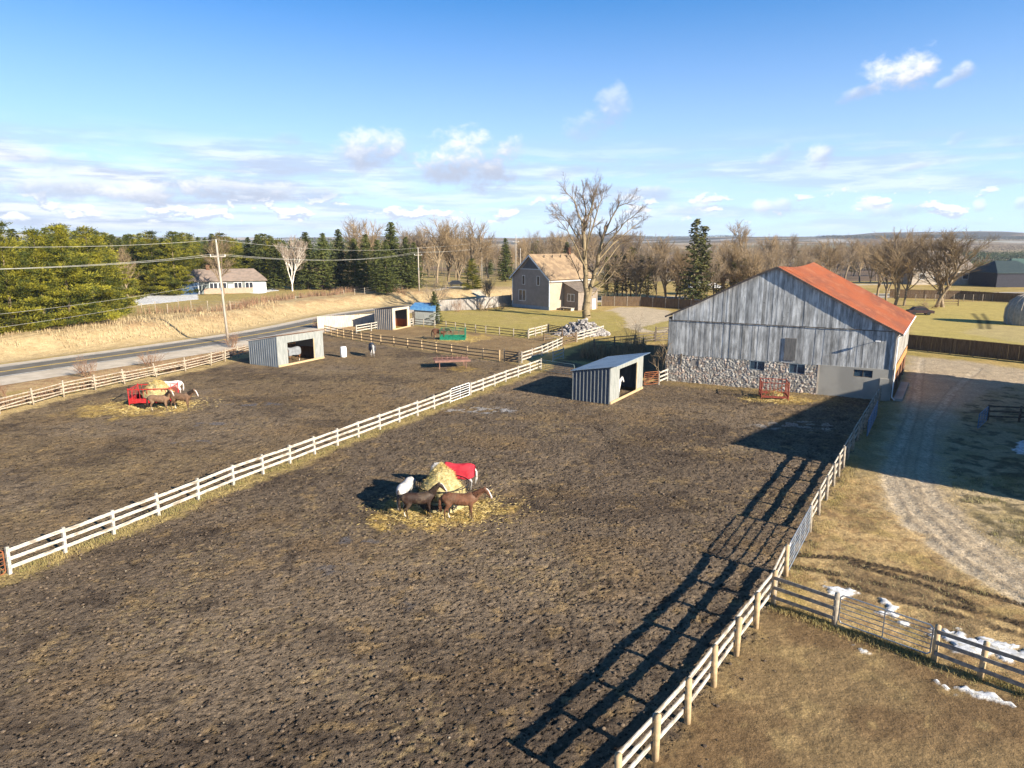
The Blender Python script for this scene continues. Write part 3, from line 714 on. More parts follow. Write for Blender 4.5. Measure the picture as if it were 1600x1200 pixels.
tube_gate('small_gate', 'small white tube gate set in the long pale fence', F2[4]+(F2[5]-F2[4]).normalized()*.15, F2[5]-(F2[5]-F2[4]).normalized()*.15, 1.25, 5, .03, m_white, 1)
tube_gate('rusty_gate', 'rusty tube gate at left edge of the photo at the end of the pale fence', F2[0]+a_*.15, F2[0]+a_*3.2, 1.2, 6, .024, m_rust, 2)
rail_fence('split_rail_fence', 'weathered split-rail fence with leaning posts along the road', 'roadside fences', F3, 1.30, 4, .1, 3.2, m_splitrail, m_splitrail, .08, True, 1, 7, 'fence', .25, .10, True)
rail_fence('rail_fence', 'dark railed fence with pale round posts dividing the left paddock from the upper one', 'paddock rail fences', F4[:-1]+[G(780, 564)], 1.30, 3, .12, 2.6, m_darkrail, m_post, .09, True, -1, 8)
def wood_gate(label, a, b, h, mt, nr=5, posts=True):
    a = Vector(a); b = Vector(b); t = empty('wooden_gate', a, 0, label, 'gate'); d = b-a; u = d.normalized(); L = d.length
    for k in range(nr):
        z = .2+(h-.25)*k/(nr-1); MB().beam(u*.1+Vector((0, 0, z)), u*(L-.1)+Vector((0, 0, z)), .035, .12).build('rail', mt, t)
    MB().beam(u*.12+Vector((.03, -.04, .2)), u*(L-.12)+Vector((.03, -.04, h-.1)), .03, .11).build('brace', mt, t)
    for s in (.1, L-.1): MB().beam(u*s+Vector((0, -.05, .1)), u*s+Vector((0, -.05, h)), .12, .04, (1, 0, 0)).build('stile', mt, t)
    if posts:
        for s in (0, L): MB().box(u.x*s, u.y*s, h/2+.05, .16, .16, h+.25).build('post', mt, t)
    return t
wood_gate('dark wooden gate between the pale posts at the corner of upper paddock', G(788, 566), G(811, 569), 1.4, m_darkrail)
rail_fence('rail_fence', 'white three-board fence beside the lane below the stone pile', 'paddock rail fences', F5, 1.32, 3, .16, 2.4, m_whiterail, m_whiterail, .075, False, -1, 9)
wood_gate('brown wooden gate in the lane fence just below the stone pile', G(879, 541), G(900, 534.5), 1.35, m_boardbrown)
rail_fence('rail_fence', 'short white three-board fence right in front of the stone pile', 'paddock rail fences', GP((901, 534), (942, 522)), 1.34, 3, .16, 2.4, m_whiterail, m_whiterail, .075, False, -1, 10)
rail_fence('rail_fence', 'thin dark fence between upper paddock and the house lawn', 'paddock rail fences', F6, 1.25, 3, .10, 2.6, m_darkrail, m_greypost, .08, True, 1, 11)
rail_fence('rail_fence', 'short white fence piece at the lawn corner of upper paddock', 'paddock rail fences', GP((826, 528), (856, 520)), 1.34, 3, .15, 2.5, m_whiterail, m_whiterail, .07, False, 1, 12)
wood_gate('dark wooden gate left of the stone pile', G(857, 520), G(878, 524), 1.3, m_darkrail)
rail_fence('rail_fence', 'brown low fence piece in front of the stone pile gate', 'paddock rail fences', GP((850, 533), (878, 530)), 1.2, 3, .12, 2.4, m_darkrail, m_boardbrown, .07, False, 1, 13)
rail_fence('rail_fence', 'short white fence beside the far dark shed', 'paddock rail fences', GP((557, 521), (580, 517), (602, 512)), 1.3, 3, .16, 2.6, m_whiterail, m_whiterail, .08, False, 1, 14)
rail_fence('rail_fence', 'tiny white fence piece right of the far shed', 'paddock rail fences', GP((641, 510), (646, 509)), 1.3, 3, .16, 2.6, m_whiterail, m_whiterail, .08, False, 1, 15)
rail_fence('rail_fence', 'dark rail fence behind the middle shelter above wet ditch', 'paddock rail fences', GP((928, 545), (960, 541), (992, 538), (1022, 534)), 1.35, 3, .12, 2.8, m_darkrail, m_darkrail, .08, False, -1, 16)
wood_gate('tall black wooden gate against the left barn corner', G(1024, 534), G(1049, 532), 2.0, m_darkrail, 6)
tube_gate('tube_gate', 'grey-green tube gate left of the middle shelter', G(838, 578), G(897, 588), 1.25, 6, .03, mat('grey_green_paint', (.14, .19, .19), None, 3, .5), 3)
rail_fence('rail_fence', 'white fence stub at the lane mouth behind the tube gate', 'paddock rail fences', GP((864, 566), (880, 560)), 1.3, 3, .15, 2.5, m_whiterail, m_whiterail, .07, False, -1, 17)
tube_gate('rusty_gate', 'rusty brown tube gate between middle shelter and barn', G(1006, 603), G(1028, 601), 1.35, 6, .035, m_rust, 2, brace=True)
rail_fence('rail_fence', 'short white fence joining the stone wall of the barn', 'paddock rail fences', GP((1029, 601), (1042, 595.5)), 1.35, 3, .16, 2.5, m_whiterail, m_whiterail, .07, False, -1, 18)
# bottom right pen
rail_fence('rail_fence', 'grey three-rail fence from the corner post to the near silver gate', 'pen fences', GP((1208, 944), (1303, 978)), 1.28, 3, .14, 3.2, m_greyrail, m_greypost, .10, True, -1, 19)
tube_gate('tube_gate', 'long low silver tube gate with snow patches behind, nearest the camera', G(1309, 976), G(1452, 1028), 1.22, 6, .022, m_galv, 1)
rail_fence('rail_fence', 'grey three-rail fence running off the right edge beside the snow', 'pen fences', GP((1459, 1033), (1531, 1060), (1640, 1101)), 1.28, 3, .14, 2.0, m_greyrail, m_post, .10, True, -1, 20)
# right far small pen
rail_fence('rail_fence', 'low dark rail fence in shade right of the driveway', 'pen fences', GP((1543, 657), (1592, 659), (1680, 660)), 1.25, 3, .13, 2.6, m_darkrail, m_darkrail, .08, True, 1, 21)
tube_gate('tube_gate', 'small blue-grey tube gate in shade at right edge of the drive', G(1527, 672), G(1541, 659), 1.25, 5, .03, m_bluegate, 2)
# board fences
board_fence('board_fence', 'dark brown board fence between gravel yard and yellow field at right', 'board fences', GP((1417, 546), (1520, 557), (1600, 566), (1720, 580)), 2.0, .15, 2.9, m_boardbrown, mat('brown_post', (.20, .14, .085), (.15, .10, .06), 3), 31, m_boardbrown)
board_fence('board_fence', 'long brown board fence at far side of yellow field at right', 'board fences', GP((1390, 465), (1500, 468), (1620, 475), (1720, 481)), 2.2, .2, 4, m_boardbrown, m_boardbrown, 32)
board_fence('board_fence', 'brown board fence behind the gravel turning circle, right of the house', 'board fences', GP((940, 478), (1000, 479), (1060, 483), (1120, 488)), 2.2, .2, 3.2, m_boardbrown, m_greypost, 33)
board_fence('board_fence', 'sunlit pale board fence between the two left sheds by the road', 'board fences', GP((497, 513.5), (540, 511), (586, 508)), 2.0, .2, 3.0, m_boardpale, m_boardpale, 34)
board_fence('board_fence', 'pale grey board fence behind the small spruce', 'board fences', GP((686, 486), (741, 484)), 2.3, .2, 3.2, m_boardgrey, m_boardgrey, 35)
board_fence('board_fence', 'grey board fence in shade running to the left corner of the house', 'board fences', GP((742, 484), (799, 477)), 2.4, .2, 3.2, m_boardgrey, m_boardgrey, 36)
def wire_fence(label, pxs, h, gr):
    pts = [G(*p) for p in pxs]; c = pts[0]; t = empty('wire_fence', c, 0, label, 'fence', gr); rg = random.Random(5); me = None
    for p in pts:
        if me is None: me = MB().tube((0, 0, -.1), (0, 0, h), .075, .06, 7).build('post', m_splitrail, t, True, p-c).data
        else: link('post', me, m_splitrail, t, p-c, (rg.uniform(-.06, .06), rg.uniform(-.06, .06), 0))
    for k in range(3):
        m = MB()
        for a, b in zip(pts[:-1], pts[1:]): m.tube(a-c+Vector((0, 0, h*(.35+.28*k))), b-c+Vector((0, 0, h*(.35+.28*k))), .012, n=3)
        m.build('wire', m_wire, t)
wire_fence('post and wire fence along the top of the roadside bank', [(222, 489), (243, 486), (262, 491), (279, 483), (299, 485), (325, 485), (361, 485), (397, 485), (420, 482), (443, 480), (462, 475), (490, 472), (519, 469), (538, 465), (554, 463), (570, 461), (587, 458), (602, 457), (617, 455), (631, 453)], 1.7, 'wire fences')
wire_fence('line of thin wire fence posts at the far edge of the yellow field', [(x_, 471+((x_*7) % 5)*.4) for x_ in range(1430, 1600, 15)], 1.7, 'wire fences')
rail_fence('rail_fence', 'short brown rail fence beside the big bare tree at right', 'pen fences', GP((1470, 478), (1497, 478)), 1.6, 3, .15, 3, m_boardbrown, m_boardbrown, .1, True, 1, 23)

# ---------------------------------------------------------------- the barn
def build_barn():
    t = empty('barn', BARN_A, BARN_RZ, 'big weathered grey board barn with rusty orange roof over a fieldstone wall', 'barn')
    W = BARN_W; D = 18.; zs = 2.75
    # roof profile of the gable in local (s, z), read from the photograph
    prof = [(-.35, 6.65), (2.6, 8.05), (6.6, 10.15), (8.8, 11.25), (10.0, 11.75), (12.2, 10.55), (15.4, 8.85), (18.4, 7.25), (W+.45, 6.05)]
    def zr(s): return float(np.interp(s, [p[0] for p in prof], [p[1] for p in prof]))
    rg = random.Random(4)
    # siding: individual vertical boards, two tiers
    def boards(z0f, z1f, y0, seed, x0=0., x1=None, flip=1):
        m = MB(); r = random.Random(seed); s = x0; x1 = W if x1 is None else x1; cols = []
        while s < x1-.02:
            w = min(r.choice((.2, .24, .27, .3)), x1-s); off = r.uniform(0, .022); g = r.uniform(.004, .014)
            za = z0f(s)+r.uniform(-.03, .02); a, b = s+g/2, s+w-g/2
            zb1, zb2 = z1f(a), z1f(b); y = y0-off
            m.add([(a, y, za), (b, y, za), (b, y, zb2), (a, y, zb1), (a, y0+.03, za), (b, y0+.03, za), (b, y0+.03, zb2), (a, y0+.03, zb1)],
                  [(0, 1, 2, 3), (5, 4, 7, 6), (4, 0, 3, 7), (1, 5, 6, 2), (0, 4, 5, 1), (3, 2, 6, 7)])
            v = r.random(); t_ = r.random()
            c = np.array((.375, .385, .39))*(.58+.66*v)+np.array((.05, .03, .0))*t_*(.4)
            cols += [c]*8; s += w
        return m, np.array(cols)
    msd = bpy.data.materials.new('barn_board'); msd.use_nodes = True; T = NT(msd.node_tree); T.n.clear()
    out = T.new('ShaderNodeOutputMaterial'); bs = T.new('ShaderNodeBsdfPrincipled', {'Roughness': .8, 'Specular IOR Level': .2})
    tc = T.new('ShaderNodeTexCoord').outputs['Object']; at = T.new('ShaderNodeAttribute', attribute_name='col').outputs['Color']
    mp = T.new('ShaderNodeMapping', {'Vector': tc, 'Scale': (26, 26, 1.1)}).outputs[0]; n = T.noise(mp, 1.2, 6, .65)
    n2 = T.noise(T.new('ShaderNodeMapping', {'Vector': tc, 'Scale': (2.2, 2.2, .55)}).outputs[0], 1.3, 5, .6)
    f = T.m('MULTIPLY', T.ramp(n, .3, .7, .62, 1.38, False), T.ramp(n2, .34, .66, .66, 1.3))
    kn = T.ramp(T.noise(tc, 4.5, 2), .70, .76, 1., .35)
    f = T.m('MULTIPLY', f, kn)
    c = T.new('ShaderNodeVectorMath', {0: at, 1: T.comb(f, f, f)}, operation='MULTIPLY').outputs[0]
    T.set(bs.inputs['Base Color'], c)
    b = T.new('ShaderNodeBump', {'Strength': .5, 'Distance': .01, 'Height': n}); T.l.new(b.outputs[0], bs.inputs['Normal']); T.l.new(bs.outputs[0], out.inputs[0])
    def put(name, m, cols):
        me = bpy.data.meshes.new(name); me.from_pydata([tuple(v) for v in m.v], [], m.f); me.update()
        a = me.color_attributes.new('col', 'FLOAT_COLOR', 'POINT'); cc = np.ones((len(m.v), 4), np.float32); cc[:, :3] = cols; a.data.foreach_set('color', cc.ravel())
        return link(name, me, msd, t)
    m, c1 = boards(lambda s: zs, lambda s: min(6.35, zr(s)-.15), .0, 1); put('lower_siding', m, c1)
    m, c1 = boards(lambda s: 6.30, lambda s: max(6.32, zr(s)-.12), -.035, 2, .35, W-.4); put('gable_siding', m, c1)
    MB().beam((.2, -.075, 6.27), (W-.4, -.075, 6.24), .03, .06).build('ledger_strip', m_darkrail, t)
    # dark inner shell
    sh = MB(); sh.add([(0.05, .06, 0), (W-.05, .06, 0), (W-.05, D-.06, 0), (.05, D-.06, 0), (0.05, .06, 6.5), (W-.05, .06, 6.0), (W-.05, D-.06, 6.0), (.05, D-.06, 6.5)], [(0, 1, 5, 4), (2, 3, 7, 6), (3, 0, 4, 7), (1, 2, 6, 5)])
    gp = [(0.05, 6.5)]+[(s, z-.14) for s, z in prof if .1 < s < W-.1]+[(W-.05, 6.0)]
    for y in (.06, D-.06): sh.add([(s, y, z) for s, z in gp], [tuple(range(len(gp)))])
    sh.build('inner_wall', m_darkrail, t)
    # side walls (right side, along depth): boards
    m = MB(); cols = []; r = random.Random(9); y = .0
    while y < D:
        w = r.choice((.2, .25, .3)); v = r.random()
        m.box(W+.01+r.uniform(0, .015), y+w/2, 2.9+3.2/2, .03, w-.012, 3.2); cols += [np.array((.30, .28, .25))*(.65+.6*v)]*8; y += w
    put('side_siding', m, np.array(cols))
    m = MB(); cols = []; y = 0
    while y < D:
        w = r.choice((.2, .25, .3)); v = r.random()
        m.box(-.01-r.uniform(0, .015), y+w/2, zs+3.8/2, .03, w-.012, 3.8); cols += [np.array((.20, .21, .22))*(.65+.6*v)]*8; y += w
        if y > D-.2: break
    put('side_siding', m, np.array(cols))
    # orange board skirt and openings on the right side
    MB().box(W+.06, 9., 2.45, .04, 16.6, .75).build('side_board', mat('orange_board', (.50, .23, .08), (.35, .16, .06), 1.5, stretch=(5, 5, 1)), t)
    for y in (1.6, 5.6, 9.8, 14.): MB().box(W+.05, y+1.2, 1.05, .05, 2.2, 2.1).build('stall_door', mat('red_brown_door', (.16, .075, .04), (.10, .05, .03), 2), t)
    MB().box(W+.62, 4.5, .12, .7, 9., .22).build('step', m_concrete, t)
    dp = MB(); dp.path([(W+.12, -.14, 5.75), (W+.12, -.14, .35), (W+.35, -.3, .15)], .055, 8); dp.path([(W+.12, -.14, 5.75), (W+.42, .1, 5.95)], .055, 8); dp.build('downspout', m_white, t)
    MB().tube((W+.47, -.3, 5.98), (W+.47, D+.3, 5.98), .07, n=8).build('gutter', m_white, t)
    MB().box(W-.05, -.03, 4.0, .16, .05, 4.3).build('corner_board', m_boardpale, t)
    # roof: two slopes with real thickness; sagging ridge
    def slope(pr, nm, mt):
        m = MB(); ny_ = 9; ys = [-.37+(D+.74)*i/(ny_-1) for i in range(ny_)]
        V = []
        for j, y in enumerate(ys):
            sag = -.28*math.sin(math.pi*min(1, max(0, (y-1)/D)))
            for s, z in pr: V.append((s, y, z+sag*max(0, (z-6)/5.7)))
        k = len(pr); F = []
        for j in range(ny_-1):
            for i in range(k-1): F.append((j*k+i, j*k+i+1, (j+1)*k+i+1, (j+1)*k+i))
        n0 = len(V); V2 = [(a, b_, c_-.09) for a, b_, c_ in V]; F2_ = [tuple(n0+i for i in f[::-1]) for f in F]
        edge = [(j*k, (j+1)*k) for j in range(ny_-1)]+[(j*k+k-1, (j+1)*k+k-1) for j in range(ny_-1)]+[(i, i+1) for i in range(k-1)]+[((ny_-1)*k+i, (ny_-1)*k+i+1) for i in range(k-1)]
        F3_ = [(a, b_, b_+n0, a+n0) for a, b_ in edge]
        m.add(V+V2, F+F2_+F3_); return m.build(nm, mt, t)
    pk = prof[4]
    slope(prof[:5], 'roof', m_rustroof); r2 = slope(prof[4:], 'roof', m_rustroof)
    # standing seams on the lit slope
    sm = MB()
    for i in range(30):
        y = -.3+(D+.6)*i/29; sag = -.28*math.sin(math.pi*min(1, max(0, (y-1)/D)))
        for (s0, z0), (s1, z1) in zip(prof[4:-1], prof[5:]):
            sm.beam((s0, y, z0+sag*max(0, (z0-6)/5.7)+.008), (s1, y, z1+sag*max(0, (z1-6)/5.7)+.008), .03, .035)
    sm.build('seam', m_rustroof, r2)
    vg = MB()
    for (s0, z0), (s1, z1) in zip(prof[:-1], prof[1:]): vg.beam((s0, -.385, z0-.06), (s1, -.385, z1-.06), .025, .17)
    vg.build('verge_board', mat('dark_trim', (.05, .045, .045), (.09, .07, .06), 3), t)
    # fieldstone wall with real relief
    def stone(x0, x1, z0, z1, y0, name):
        nx_, nz = int((x1-x0)/.055), int((z1-z0)/.055); gx = np.linspace(x0, x1, nx_); gz = np.linspace(z0, z1, nz)
        X_, Z_ = np.meshgrid(gx, gz); wx_ = X_/.29+fbm(X_*1.4, Z_*1.4, 3, 5)*1.3; wz_ = Z_/.21+fbm(X_*1.4+9, Z_*1.4, 3, 6)*1.3
        a1, a2, ci = worley(wx_, wz_, 44, .85); e = np.clip((a2-a1)/.30, 0, 1)
        Y_ = y0-.075*(e**.5)*(.6+.6*ci)-.02*fbm(X_*8, Z_*8, 2, 8)
        st = np.stack([.17+.27*ci, .16+.25*ci, .145+.22*ci], -1); red = (_h(np.floor(ci*997), np.floor(ci*31), 3) > .72)[..., None]
        st = np.where(red, st*np.array([1.1, .92, .84]), st); st = st*(.8+.6*fbm(X_*6, Z_*6, 3, 9))[..., None]
        mo = np.array([.38, .35, .30]); c_ = mo+(st-mo)*sstep(.12, .5, e)[..., None]
        V = np.stack([X_, Y_, Z_], -1).reshape(-1, 3); i = np.arange(nx_*nz).reshape(nz, nx_)
        q = np.stack([i[:-1, :-1], i[:-1, 1:], i[1:, 1:], i[1:, :-1]], -1).reshape(-1, 4)
        return link(name, npmesh(name, V, q, True, c_.reshape(-1, 3)), mat('fieldstone', (.4, .4, .4), attr=True, scale=9, bump=.4), t)
    xc = 14.2                                                # stone gives way to rendered concrete here
    wins = [(2.55, 3.25, 1.75, 2.45), (8.1, 9.5, 1.85, 2.72), (12.0-.3, 13.1, 1.8, 2.72)]
    cuts = [-.1]
    segs = []
    x0 = -.15
    for (a, b_, c_, d_) in wins:
        segs.append((x0, a, -.1, zs)); segs.append((a, b_, -.1, c_))
        if d_ < zs-.1: segs.append((a, b_, d_, zs))
        x0 = b_
    segs.append((x0, xc, -.1, zs))
    V_all = []
    parts_ = [stone(a, b_, c_, d_, -.06, 'stone_wall') for a, b_, c_, d_ in segs]
    # join the patches into one wall mesh
    bmj = bmesh.new()
    for p in parts_: bmj.from_mesh(p.data)
    mej = parts_[0].data.copy(); bmj.to_mesh(mej); bmj.free()
    for p in mej.polygons: p.use_smooth = True
    for p in parts_: bpy.data.objects.remove(p)
    link('stone_wall', mej, None, t)
    MB().box(-.11, D/2, zs/2, .12, D, zs).build('stone_return', MATS['fieldstone'] if False else m_concrete, t)
    # concrete right section with window hole made of four boxes
    cw = MB(); wx0, wx1, wz0, wz1 = 17.2, 18.75, 1.95, 2.62; zc = 2.80
    for a, b_, c_, d_ in ((xc, wx0, -.1, zc), (wx1, W+.02, -.1, zc), (wx0, wx1, -.1, wz0), (wx0, wx1, wz1, zc)):
        cw.box((a+b_)/2, -.02, (c_+d_)/2, b_-a, .16, d_-c_)
    cw.build('concrete_wall', m_concrete, t)
    MB().box(xc+.06, -.11, zc/2, .14, .06, zc).build('concrete_edge', m_boardpale, t)
    MB().box(W-.6, -.22, 1.0, .7, .3, 2.0).build('corner_pier', m_concrete, t)
    # windows
    for k, (a, b_, c_, d_) in enumerate(wins[1:]+[(wx0, wx1, wz0, wz1)]):
        w = empty('window', (0, 0, 0)); w.parent = t
        f = MB(); cx_ = (a+b_)/2; cz = (c_+d_)/2; fw = .055
        f.box(cx_, .0, c_+fw/2, b_-a, .05, fw).box(cx_, .0, d_-fw/2, b_-a, .05, fw)
        f.box(a+fw/2, .0, cz, fw, .048, d_-c_-2*fw).box(b_-fw/2, .0, cz, fw, .048, d_-c_-2*fw).box(cx_, .0, cz, .05, .044, d_-c_-2*fw)
        bpy.data.objects.remove(w)
        fo = f.build('window', mat('blue_frame', (.16, .21, .26), None, 2, .5) if k < 2 else m_darkrail, t)
        MB().box(cx_, .03, cz, b_-a-.04, .01, d_-c_-.04).build('pane', mat('blue_glass', (.025, .05, .08), (.04, .075, .11), 1.2, .15, spec=.6), fo)
    MB().box(2.9, -.04, 2.1, .8, .06, .8).build('blocked_window', m_boardgrey, t)
    MB().box(1.45, -.12, 2.35, .12, .12, 1.1).build('bracket', m_darkrail, t)
    MB().box(11.65, -.075, 4.05, 1.0, .03, 2.1).build('hatch', mat('hatch_board', (.15, .145, .14), (.10, .10, .10), 3, stretch=(5, 5, .6)), t)
    MB().box(11.65, -.078, 5.12, 1.06, .02, .06).build('hatch_trim', m_boardgrey, t)
    ym = MB(); ym.tube((18.9, -.03, 5.35), (18.9, -.55, 5.4), .025); ym.box(18.9, -.6, 5.37, .42, .28, .09); ym.build('yard_light', m_white, t)
build_barn()
def skew(root, k):
    """shears the child meshes sideways with depth so the camera sees the right wall"""
    for c in kids(root):
        for o in [c]+kids(c):
            n = len(o.data.vertices); co = np.zeros(n*3, np.float32); o.data.vertices.foreach_get('co', co); co = co.reshape(-1, 3); co[:, 0] += k*np.maximum(co[:, 1], 0); o.data.vertices.foreach_set('co', co.ravel()); o.data.update()
skew(bpy.data.objects['barn'], .10)
def off_barn():
    """a second barn just outside the photograph on the right: its long shadow lies across drive and yard"""
    r0 = Vector((36.2, 30.4, 0)); u = Vector((.69, .724, 0)); n = Vector((.724, -.69, 0)); L = 38.; hw = 7.; hr = 10.2; he = 5.2
    t = empty('barn', r0, math.atan2(u.y, u.x), 'tall dark barn out of frame at right whose shadow crosses the driveway', 'barn')
    m = MB(); m.add([(0, -hw, 0), (L, -hw, 0), (L, hw, 0), (0, hw, 0), (0, -hw, he), (L, -hw, he), (L, hw, he), (0, hw, he), (0, 0, hr), (L, 0, hr)],
                    [(0, 1, 5, 4), (2, 3, 7, 6), (3, 0, 4, 8, 7), (1, 2, 6, 9, 5)]); m.build('wall', m_boardgrey, t)
    for s in (-1, 1): MB().poly([(-.5, 0, hr+.1), (L+.5, 0, hr+.1), (L+.5, s*(hw+.5), he-.15), (-.5, s*(hw+.5), he-.15)], (0, 0, .08)).build('roof', m_rustroof, t)
    MB().box(-.03, 0, 1.8, .06, 4, 3.6).build('door', m_boardbrown, t)
off_barn()

# ---------------------------------------------------------------- field shelters
def shelter(name, label, A, Bp, D, hl, hr_, op, mside, mfront, oh=.35, roofm=None, hb=None, seedc=1, sill=True, inside=None):
    """A..B is the open front on the ground (local x), depth D behind it; hl/hr_ front heights at A and B; hb rear drop"""
    d = Bp-A; d.z = 0; W = d.length; t = empty(name, (A.x, A.y, 0), math.atan2(d.y, d.x), label, 'shelter', 'horse shelters')
    hb = hb if hb is not None else hl-.3; hbr = hb+(hr_-hl)
    inside = inside or m_shedin
    x0, x1, zo = op[0]*W, op[1]*W, op[2]
    zf = lambda x: hl+(hr_-hl)*x/W
    fr = MB()
    for a, b in ((0, x0), (x1, W)):
        n = max(1, round((b-a)/.24))
        for i in range(n):
            p, q = a+(b-a)*i/n, a+(b-a)*(i+1)/n; fr.add([(p+.004, -.03, 0), (q-.004, -.03, 0), (q-.004, -.03, zf(q)-.05), (p+.004, -.03, zf(p)-.05), (p+.004, 0, 0), (q-.004, 0, 0), (q-.004, 0, zf(q)-.05), (p+.004, 0, zf(p)-.05)], [(0, 1, 2, 3), (5, 4, 7, 6), (4, 0, 3, 7), (1, 5, 6, 2), (3, 2, 6, 7)])
    n = max(1, round((x1-x0)/.24))
    for i in range(n):
        p, q = x0+(x1-x0)*i/n, x0+(x1-x0)*(i+1)/n; fr.add([(p+.004, -.03, zo), (q-.004, -.03, zo), (q-.004, -.03, zf(q)-.05), (p+.004, -.03, zf(p)-.05), (p+.004, 0, zo), (q-.004, 0, zo), (q-.004, 0, zf(q)-.05), (p+.004, 0, zf(p)-.05)], [(0, 1, 2, 3), (5, 4, 7, 6), (4, 0, 3, 7), (1, 5, 6, 2), (0, 4, 5, 1), (3, 2, 6, 7)])
    fr.build('front_wall', mfront, t)
    # board-and-batten side wall
    for sx, h0, h1, nm in ((0, hl, hb, 'side_wall'), (W, hr_, hbr, 'side_wall')):
        m = MB(); m.poly([(sx, 0.02, 0), (sx, D, 0), (sx, D, h1-.05), (sx, 0.02, h0-.05)], (.03 if sx == 0 else -.03, 0, 0)); w = m.build(nm, mside, t)
        b = MB(); k = max(2, round(D/.36)); sg = -1 if sx == 0 else 1
        for i in range(k+1):
            y = .04+(D-.08)*i/k; hh = h0+(h1-h0)*y/D-.08; b.box(sx+sg*.018, y, hh/2, .03, .07, hh)
        b.build('batten', mfront, w)
    MB().poly([(0.03, D, 0), (W-.03, D, 0), (W-.03, D, hbr-.05), (0.03, D, hb-.05)], (0, -.03, 0)).build('back_wall', inside, t)
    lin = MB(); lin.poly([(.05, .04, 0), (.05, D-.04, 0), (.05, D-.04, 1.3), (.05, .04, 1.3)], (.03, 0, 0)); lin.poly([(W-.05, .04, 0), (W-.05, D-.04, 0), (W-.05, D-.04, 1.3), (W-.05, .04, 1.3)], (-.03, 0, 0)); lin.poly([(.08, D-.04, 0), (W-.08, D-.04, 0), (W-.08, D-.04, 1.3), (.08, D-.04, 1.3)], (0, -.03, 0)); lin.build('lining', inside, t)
    rm = MB(); e = oh
    def zp(x, y): return hl+(hr_-hl)*x/W+(hb-hl)*y/D+.03
    c = [(-.15, -e), (W+.15, -e), (W+.15, D+.15), (-.15, D+.15)]
    rm.poly([(x, y, zp(x, y)) for x, y in c], (0, 0, .045)); ro = rm.build('roof', roofm or m_roofblue, t)
    rb = MB(); k = round(W/.3)
    for i in range(k+1):
        x = -.12+(W+.24)*i/k; rb.beam((x, -e, zp(x, -e)+.055), (x, D+.14, zp(x, D+.14)+.055), .03, .025)
    rb.build('rib', roofm or m_roofblue, ro)
    if sill: MB().box(W/2, -.07, .11, W, .1, .22).build('sill_board', m_post, t)
    MB().box(x1+.08, -.05, zo/2, .14, .05, zo).build('jamb', m_post if sill else mfront, t)
    return t
SA, SB, SL = G(435, 574), G(506, 559.5), G(401, 567)
D1 = (SL-SA).length
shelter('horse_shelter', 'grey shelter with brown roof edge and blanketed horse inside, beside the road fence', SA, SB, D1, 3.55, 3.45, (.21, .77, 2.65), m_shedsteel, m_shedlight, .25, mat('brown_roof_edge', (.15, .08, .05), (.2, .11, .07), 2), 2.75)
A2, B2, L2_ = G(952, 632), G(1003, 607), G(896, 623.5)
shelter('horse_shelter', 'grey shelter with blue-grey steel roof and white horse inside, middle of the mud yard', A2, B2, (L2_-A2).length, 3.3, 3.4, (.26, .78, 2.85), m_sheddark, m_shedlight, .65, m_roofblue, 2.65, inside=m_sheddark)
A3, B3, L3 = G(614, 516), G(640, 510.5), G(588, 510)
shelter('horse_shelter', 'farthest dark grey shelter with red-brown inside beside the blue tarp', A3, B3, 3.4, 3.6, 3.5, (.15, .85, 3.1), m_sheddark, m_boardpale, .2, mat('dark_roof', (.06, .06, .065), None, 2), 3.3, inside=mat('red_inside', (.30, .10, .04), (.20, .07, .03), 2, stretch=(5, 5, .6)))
def tarp_shed():
    a = G(642, 508); t = empty('tarp_shed', a, R(-8), 'small grey shed under a bright blue tarp, right of the far shelter', 'shed')
    MB().box(2.3, 2.2, 1.45, 3.6, 3.6, 2.9).build('wall', m_shedlight, t)
    MB().box(.42, .37, 1.2, .5, .05, 2.2).build('door', m_darkrail, t)
    m = MB(); m.poly([(-.1, .1, 3.0), (4.4, .1, 3.0), (4.1, 2.2, 3.65), (.2, 2.2, 3.65)], (0, 0, .05)); m.poly([(.2, 2.2, 3.65), (4.1, 2.2, 3.65), (4.4, 4.3, 3.0), (-.1, 4.3, 3.0)], (0, 0, .05))
    m.poly([(-.1, .1, 3.0), (4.4, .1, 3.0), (4.4, .08, 2.4), (-.1, .08, 2.65)], (0, -.03, 0)); m.build('tarp', m_tarpblue, t)
tarp_shed()

# ---------------------------------------------------------------- the farmhouse
def window(t, x, y, z, w, h, ax, mf, n=2, name='window'):
    """ax: outward normal axis in local space, (nx, ny)"""
    nx_, ny_ = ax; rz = math.atan2(ny_, nx_)+math.pi/2; f = MB(); c, s = math.cos(rz), math.sin(rz); fw = .09
    def bx(m, u, v, su, sv_, dep, off): m.box(x+c*u+nx_*off, y+s*u+ny_*off, z+v, su, dep, sv_, rz)
    bx(f, 0, h/2, w+fw, fw, .07, .02); bx(f, 0, -h/2, w+fw, fw, .09, .03); bx(f, -w/2, 0, fw, h-fw, .07, .02); bx(f, w/2, 0, fw, h-fw, .07, .02)
    for k in range(1, n): bx(f, -w/2+w*k/n, 0, fw*1.2, h-fw, .06, .015)
    fo = f.build(name, mf, t); g = MB(); bx(g, 0, 0, w-fw, h-fw, .02, -.005+.012); g.build('pane', m_glass, fo); return fo
def gable_roof(t, w, d, he, hr, oh, mt, name='roof', axis='y', y0=0, x0=0, th=.14):
    """ridge along local y"""
    k = (hr-he)/(w/2)
    for s in (-1, 1):
        xe = x0+w/2+s*(w/2+oh); ze = he-k*oh
        MB().poly([(x0+w/2, y0-oh, hr), (x0+w/2, y0+d+oh, hr), (xe, y0+d+oh, ze), (xe, y0-oh, ze)], (0, 0, th)).build(name, mt, t)
